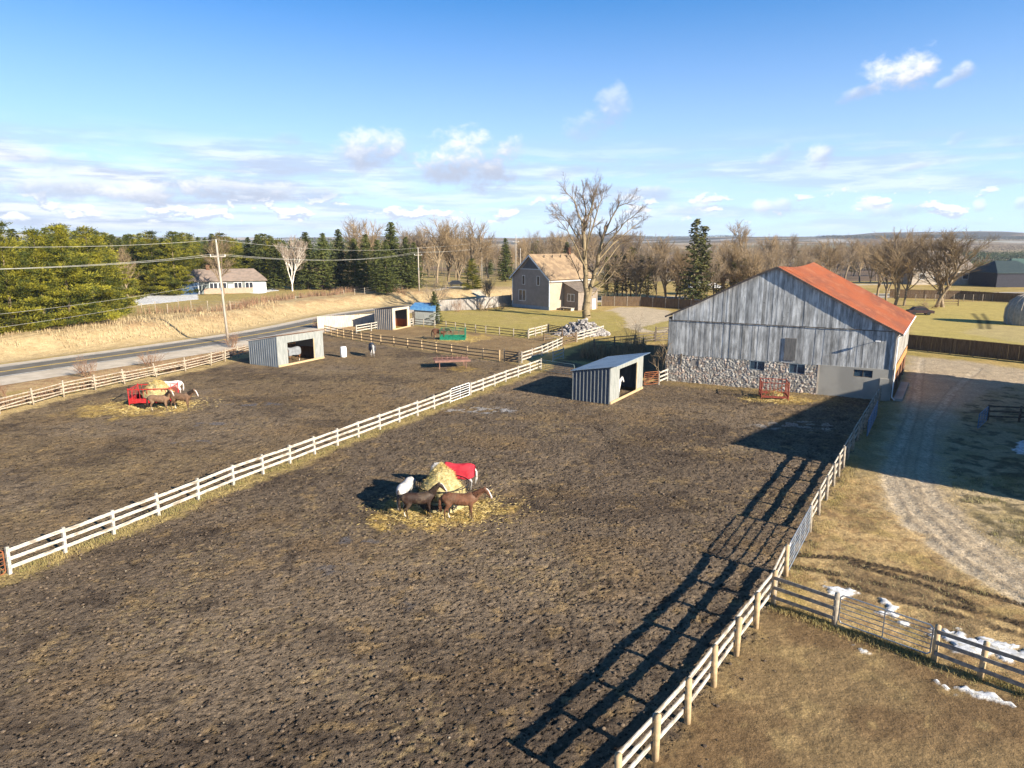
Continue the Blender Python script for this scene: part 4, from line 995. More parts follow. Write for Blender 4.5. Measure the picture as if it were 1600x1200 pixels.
def farmhouse():
    a, b = G(801, 479), G(858, 485); u = b-a; w = u.length
    t = empty('farmhouse', a, math.atan2(u.y, u.x), 'taupe two-storey farmhouse with sunlit tan shingle roof behind the big bare tree', 'house')
    he, hr = 6.7, 11.3; d = 12.6
    m = MB(); m.add([(0, 0, 0), (w, 0, 0), (w, 0, he), (w/2, 0, hr), (0, 0, he), (0, d, 0), (w, d, 0), (w, d, he), (w/2, d, hr), (0, d, he)],
                    [(0, 1, 2, 3, 4), (6, 5, 9, 8, 7), (5, 0, 4, 9)]); m.build('wall', m_sidinggrey, t)
    m = MB(); m.add([(w, 0, 0), (w, d, 0), (w, d, he), (w, 0, he)], [(0, 1, 2, 3)]); m.build('wall', m_sidingtan, t)
    lap = MB()
    for i in range(46):
        z = .75+i*.23; xa, xb = .12, w-.12
        if z > he: q = (z-he)/(hr-he)*w/2; xa, xb = q+.3, w-q-.3
        if xb-xa > .2: lap.box((xa+xb)/2, -.012, z, xb-xa, .024, .05)
    for i in range(26): lap.box(w+.012, d/2, .75+i*.23, .024, d-.2, .05)
    lap.build('lap_board', m_sidinggrey, t)
    MB().box(w/2, -.04, .35, w+.08, .08, .7).build('foundation', mat('blue_foundation', (.20, .26, .32), (.26, .3, .34), 2), t)
    gable_roof(t, w, d, he+.05, hr+.05, .55, m_shingle)
    tr = MB()
    for s in (-1, 1):
        xe = w/2+s*(w/2+.55); tr.beam((w/2, -.60, hr-.12), (xe, -.60, he-.55*.8-.12), .04, .26)
    tr.box(.05, -.03, 3.7, .18, .1, 6.0).box(w-.05, -.03, 3.7, .18, .1, 6.0); tr.box(w/2, -.035, 8.35, w*.58, .08, .14); tr.build('trim', m_trimblue, t)
    MB().poly([(w/2, -.03, hr-.5), (w*.72, -.03, 8.45), (w*.28, -.03, 8.45)], (0, -.03, 0)).build('gable_panel', mat('dark_gable_siding', (.09, .095, .105), None, 3), t)
    window(t, 3.6, -.02, 6.0, .8, 1.9, (0, -1), m_white, 1); window(t, 8.2, -.02, 6.0, .8, 1.9, (0, -1), m_white, 1)
    window(t, 3.2, -.02, 2.7, 2.2, 2.3, (0, -1), m_white, 2)
    MB().tube((w+.62, -.3, 5.95), (w+.62, d+.3, 5.95), .08, n=8).build('gutter', m_white, t)
    MB().box(w/2-.2, d*.93, hr+.7, .8, .8, 1.6).build('chimney', m_brick, t)
    for y in (3., 5.5, 8., 10.): MB().tube((w/2+1.0, y, hr-.6), (w/2+1.0, y, hr+.0), .12, n=8).build('roof_vent', m_darkrail, t)
    # the lean-to wing on the sunny side
    wx, wy0, wy1 = 4.3, 4.2, 10.2; hh = 3.9
    MB().box(w+wx/2, (wy0+wy1)/2, hh/2, wx, wy1-wy0, hh).build('wing_wall', mat('wing_siding', (.19, .155, .125), (.23, .185, .15), 2), t)
    m = MB(); m.poly([(w+.02, wy0-.4, 5.6), (w+wx+.35, wy0-.4, hh-.05), (w+wx+.35, wy1+.4, hh-.05), (w+.02, wy1+.4, 5.6)], (0, 0, .12)); m.build('wing_roof', m_shingleD, t)
    m = MB(); m.poly([(w+.02, wy0+.01, hh), (w+wx, wy0+.01, hh), (w+.02, wy0+.01, 5.5)], (0, .08, 0)); m.build('wing_gable', MATS['wing_siding'], t)
    window(t, w+2.2, wy0-.01, 2.55, 2.0, 1.5, (0, -1), m_white, 2)
    MB().box(w+wx+.04, wy1-1.2, 1.1, .08, 1.0, 2.2).build('door', m_white, t)
    pt = MB(); pt.box(w+2.4, wy0-1.3, .55, 3.4, 1.1, .08); 
    for x in (.9, 3.9): pt.box(w+x, wy0-1.3, .26, .1, .9, .5)
    o = pt.build('bench', m_boardpale, None); o.location = t.location; o.rotation_euler = t.rotation_euler; tag(o, 'low pale wooden bench beside the house wing', 'bench')
farmhouse()
def ranch():
    a, b = G(288, 461), G(436, 453); b = Vector((b.x, a.y+(b.y-a.y)*.4, b.z)); u = b-a; w = u.length; z0 = min(H1(a.x, a.y), H1(b.x, b.y))
    t = empty('bungalow', (a.x, a.y, z0), math.atan2(u.y, u.x), 'long low bungalow with pinkish brown roof beyond the road, behind the utility pole', 'house')
    he, hr, d = 3.1, 5.6, 9.
    MB().box(w/2, d/2, he/2, w, d, he).build('wall', mat('ranch_siding', (.13, .15, .145), (.17, .18, .17), 1), t)
    MB().box(w*.6, -.06, .7, w*.72, .12, 1.4).build('brick_skirt', mat('pale_brick', (.38, .27, .20), (.32, .23, .17), 2), t)
    for y0, y1, s in ((-.6, d/2, 1), (d/2, d+.6, -1)):
        lo = [( -.6, y0 if s > 0 else y1), (w+.6, y0 if s > 0 else y1)]
        MB().poly([(lo[0][0], lo[0][1], he-.1), (lo[1][0], lo[1][1], he-.1), (w-2.2, d/2, hr), (2.2, d/2, hr)] if s > 0 else [(2.2, d/2, hr), (w-2.2, d/2, hr), (w+.6, d+.6, he-.1), (-.6, d+.6, he-.1)], (0, 0, .12)).build('roof', mat('pink_shingle', (.27, .205, .165), (.21, .165, .135), 1), t)
    for x in (w+.0, 0): MB().poly([(x+(.6 if x else -.6), -.6, he-.1), (x+(.6 if x else -.6), d+.6, he-.1), (x-(2.2 if x else -2.2), d/2, hr)], (0, 0, .1)).build('hip', MATS['pink_shingle'], t)
    for f in (.36, .47, .66, .80): window(t, w*f, -.02, 2.0, 1.7, 1.3, (0, -1), m_white, 2)
    MB().box(w*.57, -.05, 1.15, 1.1, .1, 2.3).build('door', m_white, t)
    MB().box(w*.93, -.08, 1.35, 3.0, .12, 2.5).build('garage_door', m_white, t)
    MB().box(w*.08, -.08, 1.5, 4.2, .12, 2.9).build('porch', mat('navy_door', (.03, .06, .12), (.05, .09, .16), 2), t)
    MB().box(w*.18, -.05, 1.6, .3, .3, 3.0).build('porch_post', m_white, t)
    MB().box(w*.3, d/2, hr+.4, .8, .8, 1.4).build('chimney', m_brick, t)
ranch()
def far_house(label, px, py, w, d, he, hr, mw, mr, rz=0., wins=0, name='house', mwin=None):
    a = G(px, py); t = empty(name, a, rz, label, 'house')
    MB().box(w/2, d/2, he/2, w, d, he).build('wall', mw, t)
    MB().poly([(-.5, -.5, he-.05), (w+.5, -.5, he-.05), (w-d*.28, d/2, hr), (d*.28, d/2, hr)], (0, 0, .15)).build('roof', mr, t)
    MB().poly([(d*.28, d/2, hr), (w-d*.28, d/2, hr), (w+.5, d+.5, he-.05), (-.5, d+.5, he-.05)], (0, 0, .15)).build('roof', mr, t)
    MB().poly([(-.5, -.5, he-.05), (d*.28, d/2, hr), (-.5, d+.5, he-.05)], (0, 0, .15)).build('hip', mr, t)
    MB().poly([(w+.5, -.5, he-.05), (w+.5, d+.5, he-.05), (w-d*.28, d/2, hr)], (0, 0, .15)).build('hip', mr, t)
    for k in range(wins): window(t, w*(k+.7)/(wins+.4), -.02, he*.55, w*.09, he*.35, (0, -1), m_white, 1)
    return t
far_house('large house with hipped grey roof behind the twin bare trees at right', 1424, 445, 21, 12, 5.0, 11.0, mat('far_stucco', (.36, .31, .25), (.28, .24, .2), 1), m_roofgrey, 0, 4)
far_house('dark house with blue-green roof and brown brick walls at right edge of the photo', 1556, 449, 14, 12, 4.4, 8.0, mat('dark_navy_wall', (.03, .03, .04), None, 2), m_roofdark, R(4), 0)
far_house('brick house with green roof and garage, farthest right behind the dark house', 1580, 448, 24, 12, 4.6, 8.6, m_brick, mat('green_roof2', (.06, .10, .09), None, 2), R(2), 3)
def far_barn():
    p = G(1541, 381.5); t = empty('farm_building', p, 0, 'lone dark-roofed farm building on the horizon hill at far right', 'barn')
    s = max(1., p.y/1000.*1.0); w = 24*p.y/1000*1.0; h = w*.45
    MB().box(w/2, w*.3, h*.25, w, w*.6, h*.5).build('wall', m_white, t)
    MB().poly([(-.5, -.5, h*.35), (w*.85, -.5, h*.35), (w*.80, w*.3, h), (w*.02, w*.3, h)], (0, 0, .5)).build('roof', mat('navy_roof', (.02, .035, .07), None, 2), t)
    MB().poly([(w*.85, -.3, 0), (w, w*.3, 0), (w*.98, w*.3, h*.95), (w*.84, -.3, h*.35)], (.2, .2, 0)).build('gable', m_white, t)
    for k in (.85, 1.15): MB().tube((w*k, w*.5, 0), (w*k, w*.5, h*1.7), w*.012).build('silo_mast', m_galv, t)
far_barn()
def truck():
    p = G(1531, 446.5); t = empty('camper', p, R(0), 'white motorhome parked beside the dark house at right', 'motorhome')
    bd = MB(); bd.poly([(0, 0, .5), (8.0, 0, .5), (8.4, 0, 1.4), (7.4, 0, 2.2), (7.2, 0, 4.0), (.0, 0, 4.0)], (0, 2.5, 0)); bd.build('body', m_white, t)
    for x in (1.4, 6.7):
        for y in (.02, 2.2): MB().tube((x, y, .5), (x, y+.25, .5), .5, n=14).build('wheel', m_black, t)
    MB().box(2.0, -.02, 2.6, 1.7, .03, .8).build('window', m_glass, t); MB().box(5.1, -.02, 2.6, 1.4, .03, .8).build('window', m_glass, t)
    MB().box(4, -.02, 1.4, 7.6, .03, .18).build('stripe', m_boardgrey, t)
truck()
def tent():
    p = G(1078, 462); t = empty('canopy_tent', p, 0, 'white peaked canopy tent behind the bushy spruce, left of the barn roof', 'tent')
    w, d, he, hr = 8.5, 8., 2.4, 4.6
    c = [(0, 0), (w, 0), (w, d), (0, d)]; m = MB(); m.add([(x, y, he) for x, y in c]+[(w/2, d/2, hr)], [(0, 1, 4), (1, 2, 4), (2, 3, 4), (3, 0, 4)])
    m.add([(x, y, he) for x, y in c]+[(x, y, he-.35) for x, y in c], [(0, 1, 5, 4), (1, 2, 6, 5), (2, 3, 7, 6), (3, 0, 4, 7)]); m.build('canopy', m_white, t)
    for x, y in c: MB().tube((x, y, 0), (x, y, he), .06).build('leg', m_black, t)
tent()
def dark_car(px, py, label, col, rz=0.):
    p = G(px, py); t = empty('parked_car', p, rz, label, 'car', 'far parked cars')
    MB().poly([(0, 0, .35), (4.6, 0, .35), (4.6, 0, .85), (3.7, 0, .95), (3.0, 0, 1.5), (1.2, 0, 1.5), (.5, 0, .95), (0, 0, .9)], (0, 1.75, 0)).build('body', col, t)
    MB().poly([(.75, -.01, .98), (3.5, -.01, .98), (2.95, -.01, 1.42), (1.25, -.01, 1.42)], (0, 1.77, 0)).build('window', m_glass, t)
    for x in (.95, 3.6):
        for y in (-.02, 1.55): MB().tube((x, y, .33), (x, y+.22, .33), .33, n=12).build('wheel', m_black, t)
dark_car(700, 447, 'dark car parked under the bare trees beyond the road', mat('car_dark', (.02, .02, .025), None, 2, .3, spec=.5), R(5))
dark_car(1420, 492, 'dark car body lying in the yellow field behind the barn roof corner', mat('car_dark2', (.05, .03, .03), None, 2, .4), R(-10))
# utility poles and wires
POLES = []
def pole(label, px, py, top, r=.17, lean=0., arm=True, z_arm=.86, ltype=0):
    b = G(px, py); h = height_at(b, top); t = empty('utility_pole', b, 0, label, 'utility pole', 'utility poles')
    l = Vector((lean*h, 0, h)); MB().tube((0, 0, -.3), l, r, r*.62, 12).build('pole', m_poleW, t, True)
    if arm:
        c = l*z_arm; MB().beam(c+Vector((-.9, -.35, 0)), c+Vector((.9, .35, 0)), .1, .12).build('crossarm', m_poleW, t)
        for s in (-.85, .85): MB().tube(c+Vector((s, s*.39, .05)), c+Vector((s, s*.39, .28)), .06, .04, 8).build('insulator', m_white, t)
    MB().tube(l, l+Vector((0, 0, .35)), .06, .04, 8).build('insulator', m_white, t)
    MB().box(lean*h*.55, -r-.03, h*.55, .2, .14, .4).build('cable_box', m_galv, t)
    POLES.append((b, l)); return t
pole('tall pale utility pole beside the road, left of the near roadside shelter', 357, 538, 378, .19, -.035)
pole('bare utility pole among the spruces beyond the far shed', 655, 457, 389, .18, 0.)
pole('thin pale pole above the left corner of the farmhouse roof', 806, 440, 368, .16)
pole('short pole behind the farmhouse roof next to the thin pale pole', 813, 440, 390, .14, 0., False)
pole('slim pole left of the dark spruce behind the grey fence', 753, 440, 395, .14, 0., False)
def wire(label, pts, sag, r=.022, n=14):
    a, b = Vector(pts[0]), Vector(pts[1]); m = MB(); P = [a.lerp(b, i/n)-Vector((0, 0, 4*sag*(i/n)*(1-i/n))) for i in range(n+1)]
    m.path([p-a for p in P], r, 4); o = m.build('overhead_wire', m_wire, None, False, a); tag(o, label, 'wire', 'overhead wires')
b0, l0 = POLES[0]; b1, l1 = POLES[1]; b2, l2 = POLES[2]
PX = Vector((-62, 26, 14.6))
wire('top wire running left from the tall roadside pole', (b0+l0+Vector((0, 0, .3)), Vector((-54, 30, 15.2))), 1.2, .021)
for k, (s, dz) in enumerate(((-.85, 0), (.85, 0))):
    wire(('left' if k == 0 else 'right')+' crossarm wire running left from the tall roadside pole', (b0+l0*.86+Vector((s, s*.39, .3)), Vector((-55+s, 30+s*.39, 13.2))), 1.2, .021)
    wire(('left' if k == 0 else 'right')+' crossarm wire running right from the tall roadside pole to the next', (b0+l0*.86+Vector((s, s*.39, .3)), b1+l1*.90+Vector((s, s*.3, .3))), 1.3, .020)
    wire(('left' if k == 0 else 'right')+' crossarm wire between the spruce pole and the farmhouse pole', (b1+l1*.90+Vector((s, s*.3, .3)), b2+l2*.88+Vector((s, s*.3, .2))), 1., .020)
wire('top wire between the tall roadside pole and the spruce pole', (b0+l0+Vector((0, 0, .3)), b1+l1+Vector((0, 0, .3))), 1.0, .020)
wire('top wire between the spruce pole and the farmhouse pole', (b1+l1+Vector((0, 0, .3)), b2+l2+Vector((0, 0, .3))), .8, .020)
wire('lower cable running left across the pines from the tall pole', (b0+l0*.62, Vector((-54, 34, 8.3))), 1.0, .013)
wire('lowest cable running left in front of the pines from the tall pole', (b0+l0*.55, Vector((-54, 34, 6.9))), 1.0, .013)

# ---------------------------------------------------------------- trees
def tubes_np(segs, n):
    """segs: list of (p0, p1, r0, r1) -> one array mesh of open tubes"""
    A = np.array([s[0] for s in segs]); B = np.array([s[1] for s in segs]); r0 = np.array([s[2] for s in segs]); r1 = np.array([s[3] for s in segs])
    D = B-A; L = np.linalg.norm(D, axis=1, keepdims=True)+1e-9; D = D/L
    ref = np.where(np.abs(D[:, 2:3]) < .9, np.array([[0, 0, 1.]]), np.array([[1., 0, 0]]))
    X = np.cross(D, ref); X /= np.linalg.norm(X, axis=1, keepdims=True)+1e-9; Y = np.cross(D, X)
    V = []
    for P, r in ((A, r0), (B, r1)):
        for i in range(n):
            t = 2*math.pi*i/n; V.append(P+X*(r*math.cos(t))[:, None]+Y*(r*math.sin(t))[:, None])
    V = np.stack(V, 1).reshape(-1, 3); N = len(segs); o = (np.arange(N)*2*n)[:, None]
    F = np.concatenate([np.concatenate([o+i, o+(i+1) % n, o+n+(i+1) % n, o+n+i], 1) for i in range(n)])
    return V, F
def rdir(rg, d, ang):
    a = Vector(d).orthogonal().normalized(); a.rotate(Matrix.Rotation(rg.uniform(0, 2*math.pi), 3, Vector(d)))
    return (Vector(d)*math.cos(ang)+a*math.sin(ang)).normalized()
def grow(rg, out, p, d, L, r, lvl, mx, cfg):
    n = cfg['n'][min(lvl, len(cfg['n'])-1)]; st = L/n; kids_ = cfg['k'][min(lvl, len(cfg['k'])-1)]; r0 = r; rend = r*cfg['taper']
    if lvl == mx: rend = cfg['rmin']
    for i in range(n):
        d = (Vector(d)+Vector((rg.uniform(-1, 1), rg.uniform(-1, 1), rg.uniform(-1, 1)))*cfg['wig']+Vector((0, 0, cfg['up'] if lvl else 0))).normalized()
        q = p+d*st; r1 = r+(rend-r)/(n-i) if i < n-1 else rend
        out.append((tuple(p), tuple(q), r, r1, lvl)); p = q; r = r1
        if lvl < mx and (i+1)/n > cfg['from'][min(lvl, len(cfg['from'])-1)]:
            kk = kids_/n/(1-cfg['from'][min(lvl, len(cfg['from'])-1)]); kk = int(kk)+(rg.random() < kk-int(kk))
            for _ in range(kk):
                a = rg.uniform(*cfg['ang']); f = 1-.45*(i/n)
                grow(rg, out, p, rdir(rg, d, a), L*rg.uniform(*cfg['len'])*f, min(r*.8, r0*rg.uniform(.35, .55)), lvl+1, mx, cfg)
def tree_object(name, label, cat, group, segs, loc, split, mt, mw, hide=None, rmin=.0, rz=0):
    t = empty(name, loc, rz, label, cat, group)
    big = [s[:4] for s in segs if s[4] <= split]; sm = [s[:4] for s in segs if s[4] > split]
    V, F = tubes_np(big, 8); link('trunk', npmesh('trunk', V, F, True), mt, t)
    if sm: V, F = tubes_np(sm, 3); link('crown', npmesh('crown', V, F, True), mw, t)
    return t
def bare_tree(seed, h, spread=.55, label=None, name='bare_tree', group=None, loc=(0, 0, 0), r=None, mx=4, fork=0, mt=None, mw=None, dens=1., up=.06, rmin=.014, trunkf=.24, wig=.14, kmain=None):
    rg = random.Random(seed); out = []; r = r or h*.018
    cfg = dict(n=[7, 6, 5, 4, 3], k=[10*dens if kmain is None else kmain, 7*dens, 5.5*dens, 4*dens], taper=.42, wig=wig, up=up, ang=(R(20), R(50)), len=(.45, .70), rmin=rmin, **{'from': [trunkf, .2, .15, .1]})
    if fork: cfg['ang'] = (R(18), R(44))
    grow(rg, out, Vector((0, 0, -.2)), Vector((rg.uniform(-.05, .05), rg.uniform(-.05, .05), 1)).normalized(), h*.80, r, 0, mx, cfg)
    for _ in range(fork):
        grow(rg, out, Vector((0, 0, h*rg.uniform(.08, .2))), rdir(rg, (0, 0, 1), rg.uniform(.18, .38)), h*.7, r*.7, 0, mx, cfg)
    zm = max(s[1][2] for s in out); k = h/zm
    out = [(tuple(c*k for c in a), tuple(c*k for c in b), r0, r1, l) for a, b, r0, r1, l in out]
    return tree_object(name, label, 'tree', group, out, loc, 1, mt or m_bark, mw or m_twig)
def cards(C, D, L, W, rg, droop=0.):
    """small leaf-shaped four-point faces; C centres, D directions"""
    N = len(C); rnd = rg.normal(size=(N, 3)); S = np.cross(D, rnd); S /= np.linalg.norm(S, axis=1, keepdims=True)+1e-9
    L = np.broadcast_to(L, (N,))[:, None]; W = np.broadcast_to(W, (N,))[:, None]
    a = C-D*L*.5; b = C+D*L*.5; m = C-D*L*.05; V = np.stack([a, m+S*W*.5, b, m-S*W*.5], 1).reshape(-1, 3)
    F = np.arange(N*4).reshape(N, 4); return V, F
def spruce(seed, h, w, label=None, name='spruce_tree', group=None, loc=(0, 0, 0), mt=None, dens=1., bare=.06, card=(.55, .2), top=1., power=.85, layered=True, bigk=1.):
    rg = np.random.default_rng(seed); t = empty(name, loc, 0, label, 'tree', group)
    tr = MB(); tr.tube((0, 0, -.2), (0, 0, h*.95), h*.017, .03, 8); tr.build('trunk', m_bark, t, True)
    C = []; D = []; LL = []; br = []
    z = h*bare
    while z < h*.99:
        f = (z-h*bare)/(h*(1-bare)); rad = w/2*((1-f)**power)*(1 if f > .08 else .75+f*3)
        nb = max(4, int((7+5*(1-f))*dens))
        for k in range(nb):
            a = rg.uniform(0, 2*math.pi); rl = rad*rg.uniform(.62, 1.12)+.12; dz0 = rg.uniform(-.15, .15)
            pitch = -.22+.75*f+rg.uniform(-.1, .1); ns = max(2, int(rl/.30*dens)+1)
            tt = np.linspace(.12, 1., ns); x = tt*rl; zz = z+dz0+x*pitch+.10*x*x/(rl+.1)*.8
            P = np.stack([np.cos(a)*x, np.sin(a)*x, zz], 1)
            br.append(((0, 0, z+dz0), tuple(P[-1]), .03, .01, 2))
            for rep in range(int(3*bigk)):
                jit = rg.normal(size=P.shape)*np.array([.13, .13, .07])*(.6+rl*.2)
                side = rg.choice([-1, 1], size=ns)*rg.uniform(.5, 1.3, ns); aa = a+side
                d = np.stack([np.cos(aa), np.sin(aa), rg.uniform(-.45, .12, ns)], 1); d /= np.linalg.norm(d, axis=1, keepdims=True)
                C.append(P+jit+d*.12); D.append(d); LL.append(np.full(ns, card[0])*rg.uniform(.6, 1.25, ns))
        z += max(.16, .34/dens**.5)*(1.1-.4*f)
    C = np.concatenate(C); D = np.concatenate(D); LL = np.concatenate(LL)
    V, F = cards(C, D, LL, LL*card[1]/card[0], rg); 
    Vb, Fb = tubes_np([s[:4] for s in br], 3)
    link('crown', npmesh('crown', np.concatenate([V, Vb]), np.concatenate([F, Fb+len(V)])), mt or m_spruce, t); return t
def pine(seed, h, w, label=None, name='pine_tree', group=None, loc=(0, 0, 0), mt=None, bare=.03):
    """full white pine with irregular clumped tiers"""
    rg = np.random.default_rng(seed); t = empty(name, loc, 0, label, 'tree', group)
    MB().tube((0, 0, -.2), (0, 0, h*.93), h*.018, .04, 8).build('trunk', m_bark, t, True)
    C = []; D = []; br = []; z = h*bare
    while z < h:
        f = (z/h-bare)/(1-bare); env = (1-f**1.2)**.85; nb = int(5+4*(1-f))
        for k in range(nb):
            a = rg.uniform(0, 2*math.pi); rl = w/2*env*rg.uniform(.55, 1.12)+.3; pit = .12+.5*f
            ncl = max(2, int(rl/.6)+1)
            end = np.array([math.cos(a)*rl, math.sin(a)*rl, z+rl*pit]); br.append(((0, 0, z), tuple(end), .05, .015, 2))
            for j in range(ncl):
                s = .25+.75*(j+rg.uniform(0, 1))/ncl; c = np.array([0, 0, z])*(1-s)+end*s+rg.normal(size=3)*np.array([.3, .3, .12])
                m = int(44*(.6+.6*s)); o = rg.normal(size=(m, 3))*np.array([.46, .46, .17]); d = o/np.array([1, 1, .6])+np.array([math.cos(a)*.4, math.sin(a)*.4, .35]); d /= np.linalg.norm(d, axis=1, keepdims=True)+1e-9
                C.append(c+o); D.append(d)
        z += .95
    C = np.concatenate(C); D = np.concatenate(D); V, F = cards(C, D, rg.uniform(.26, .5, len(C)), rg.uniform(.07, .14, len(C)), rg)
    Vb, Fb = tubes_np([s[:4] for s in br], 3)
    link('crown', npmesh('crown', np.concatenate([V, Vb]), np.concatenate([F, Fb+len(V)])), mt or m_pine, t); return t

# the great bare maple in front of the house: its two leaders and long limbs follow the photograph
def hero():
    b = G(916, 497); h = height_at(b, 293); rg = random.Random(12); out = []
    s = b.y*math.cos(PITCH)/FPX*1.02                          # metres per photo pixel at the tree
    cfg = dict(n=[8, 6, 5, 4, 3], k=[9, 8, 7, 6], taper=.45, wig=.13, up=.07, ang=(R(20), R(50)), len=(.42, .62), rmin=.011, **{'from': [.30, .2, .15, .1]})
    def X(px, py, y=0): return Vector(((px-916)*s+ (0), y, (497-py)*s*1.01))
    def limb(pts, r0, r1, lvl, kids_n, mxl, klen):
        P = [Vector(p) for p in pts]; n = len(P)-1
        sub = []
        for i in range(n):
            for k in range(3): sub.append(P[i].lerp(P[i+1], k/3)+Vector((rg.uniform(-.12, .12), rg.uniform(-.12, .12), 0)))
        sub.append(P[-1]); m = len(sub)-1
        for i in range(m):
            ra = r0+(r1-r0)*i/m; rb = r0+(r1-r0)*(i+1)/m
            out.append((tuple(sub[i]), tuple(sub[i+1]), ra*.88, rb*.88, lvl))
        for k in range(kids_n):
            i = int(m*(.22+.78*(k+rg.random())/kids_n)); i = min(i, m-1); d = (sub[i+1]-sub[i]).normalized()
            grow(rg, out, sub[i+1], rdir(rg, d, rg.uniform(.45, 1.05)), klen*rg.uniform(.5, .85), (r0+(r1-r0)*i/m)*.5, 2, mxl, cfg)
        grow(rg, out, sub[-1], (sub[-1]-sub[-2]).normalized(), klen*.55, r1, 2, mxl, cfg)
    limb([X(916, 500), X(916, 478), X(917, 462)], .92, .74, 0, 0, 4, 1)
    limb([X(916, 464), X(914, 440), X(912, 415), X(910, 385), X(909, 360)], .60, .36, 0, 6, 4, 3.4)         # main leader
    limb([X(918, 464), X(923, 445), X(930, 420), X(932, 395, -1), X(938, 372, -1.5)], .56, .26, 0, 6, 4, 3.6)  # second leader
    L = 1; W_ = lambda *a: limb(*a)
    for pts, r0, n_, kl in [
        ([X(911, 400), X(901, 375, .5), X(884, 350, 1), X(872, 338, 1.2)], .22, 9, 3.6), ([X(910, 380), X(905, 350), X(893, 322, -.5), X(880, 308, -1)], .22, 9, 3.4),
        ([X(909, 365), X(912, 335, .4), X(908, 310, 1)], .24, 9, 3.4), ([X(909, 362), X(920, 330, -.6), X(926, 305, -1.2)], .24, 9, 3.4),
        ([X(913, 395), X(924, 360, 2), X(935, 325, 3), X(940, 312, 3.5)], .22, 9, 3.3), ([X(937, 375, -1.5), X(948, 350, -2), X(958, 330, -2.5), X(972, 325, -3)], .20, 9, 3.2),
        ([X(932, 400, -1), X(950, 375, -3), X(965, 355, -4), X(980, 342, -5)], .20, 10, 3.2), ([X(930, 412), X(955, 385, 1), X(978, 367, 2), X(1000, 350, 3)], .20, 10, 3.0),
        ([X(925, 440), X(945, 415, 2), X(970, 385, 4), X(988, 378, 4.5)], .18, 9, 3.), ([X(914, 425), X(900, 395, -2), X(882, 365, -3.5), X(868, 350, -4)], .17, 9, 3.1),
        ([X(922, 452), X(936, 440, -2), X(950, 418, -3), X(972, 413, -4)], .14, 8, 2.6), ([X(914, 450), X(903, 430, 2), X(893, 405, 3), X(880, 392, 3.5)], .13, 8, 2.6),
        ([X(924, 462), X(938, 450, 1.5), X(958, 432, 2.5), X(975, 402, 3)], .13, 8, 2.4), ([X(911, 410), X(913, 375, -3.5), X(915, 345, -5), X(918, 322, -6)], .18, 9, 3.1), ([X(912, 415), X(912, 385, 4), X(900, 350, 6)], .18, 9, 3.1)]:
        limb(pts, r0, .05, 1, n_, 4, kl)
    tree_object('bare_maple', 'great bare maple with forked trunk standing in front of the farmhouse', 'tree', None, out, b, 1, mat('maple_bark', (.17, .13, .075), (.24, .185, .11), 2.5, stretch=(3, 3, 1), bump=.5), mat('maple_twig', (.13, .095, .065), (.19, .14, .10), 1))
hero()
# prototypes then copies
m_cedar2 = mat('ragged_needle', (.040, .048, .014), (.10, .09, .026), .5, rough=.8, rnd=.2)
CNT = {}
def place(protos, spots, labels, group, rg, hfun=None):
    for i, (px, py, top) in enumerate(spots):
        b = G(px, py); h = height_at(b, top); pr = protos[i % len(protos)]; k = h/pr['h']
        lab = labels[i] if isinstance(labels, list) else labels
        kx = k*(pr.get('wf', 1))*rg.uniform(.92, 1.12)
        if not pr.get('used'):
            o = pr['o']; o.location = b; o.rotation_euler = (0, 0, rg.uniform(0, 6.28)); o.scale = (kx, kx, k); pr['used'] = True; o['label'] = lab
            if group: o['group'] = group
            else: 
                if 'group' in o: del o['group']
        else:
            o = copy_tree(pr['o'], b, rg.uniform(0, 6.28), (kx, kx, k), lab, group, pr['kids'])
            if not group and 'group' in o: del o['group']
        o['category'] = 'tree'
def proto(o, h, **k): return dict(o=o, h=h, kids=kids(o), **k)
rg = random.Random(77)
BT = [proto(bare_tree(s, 16, mx=3, dens=dn*.9, fork=fk, up=u_*.8, rmin=.013, r=.26), 16) for s, dn, fk, u_ in ((21, 1.35, 0, .06), (22, 1.3, 1, .08), (23, 1.4, 0, .10), (24, 1.25, 2, .07))]
BG = [proto(bare_tree(s, 16, mx=3, dens=dn*.9, fork=fk, up=u_*.8, rmin=.013, r=.2, mw=m_twigred), 16) for s, dn, fk, u_ in ((31, 1.35, 0, .12), (32, 1.3, 1, .09))]
SP = [proto(spruce(s, 14, w), 14) for s, w in ((1, 7.0), (2, 6.2), (3, 7.8))]
PN = [proto(pine(s, 14, w), 14) for s, w in ((1, 10.5), (2, 9.5), (3, 11.5))]
# white pines at left: front row stands on the bank
front = [(-30, 522, 372), (22, 519, 350), (72, 512, 362), (112, 508, 356), (150, 500, 358), (168, 494, 372)]
place(PN, front, ['big yellow-green pine half cut off by the left edge of the photo', 'big yellow-green pine nearest the left edge, tallest of the front row', 'full yellow-green pine, second in the front row from the left edge', 'yellow-green pine with pointed top in the middle of the front row', 'golden-green pine near the right end of the front row', 'outermost low pine at the snow patch, right end of the front row'], 'front row of pines', rg)
back = [(x_, 480-.02*x_-rg.uniform(0, 12), rg.uniform(352, 366)) for x_ in (-60, -20, 8, 35, 60, 85, 108, 130, 152, 175)]
back += [(x_, rg.uniform(457, 464), rg.uniform(362, 374)) for x_ in (182, 196, 212, 228, 244, 260, 276)]
place([PN[0], SP[0], PN[1], SP[2]], back, 'green pine in the thick stand behind the front row at left', 'thick pine stand at left', rg)
back3 = [(x_, 444+rg.uniform(-3, 3), rg.uniform(364, 378)) for x_ in range(150, 470, 11)]
place(PN+SP, back3, 'distant dark conifer in the long row behind the bungalow', 'conifer row behind the bungalow', rg)
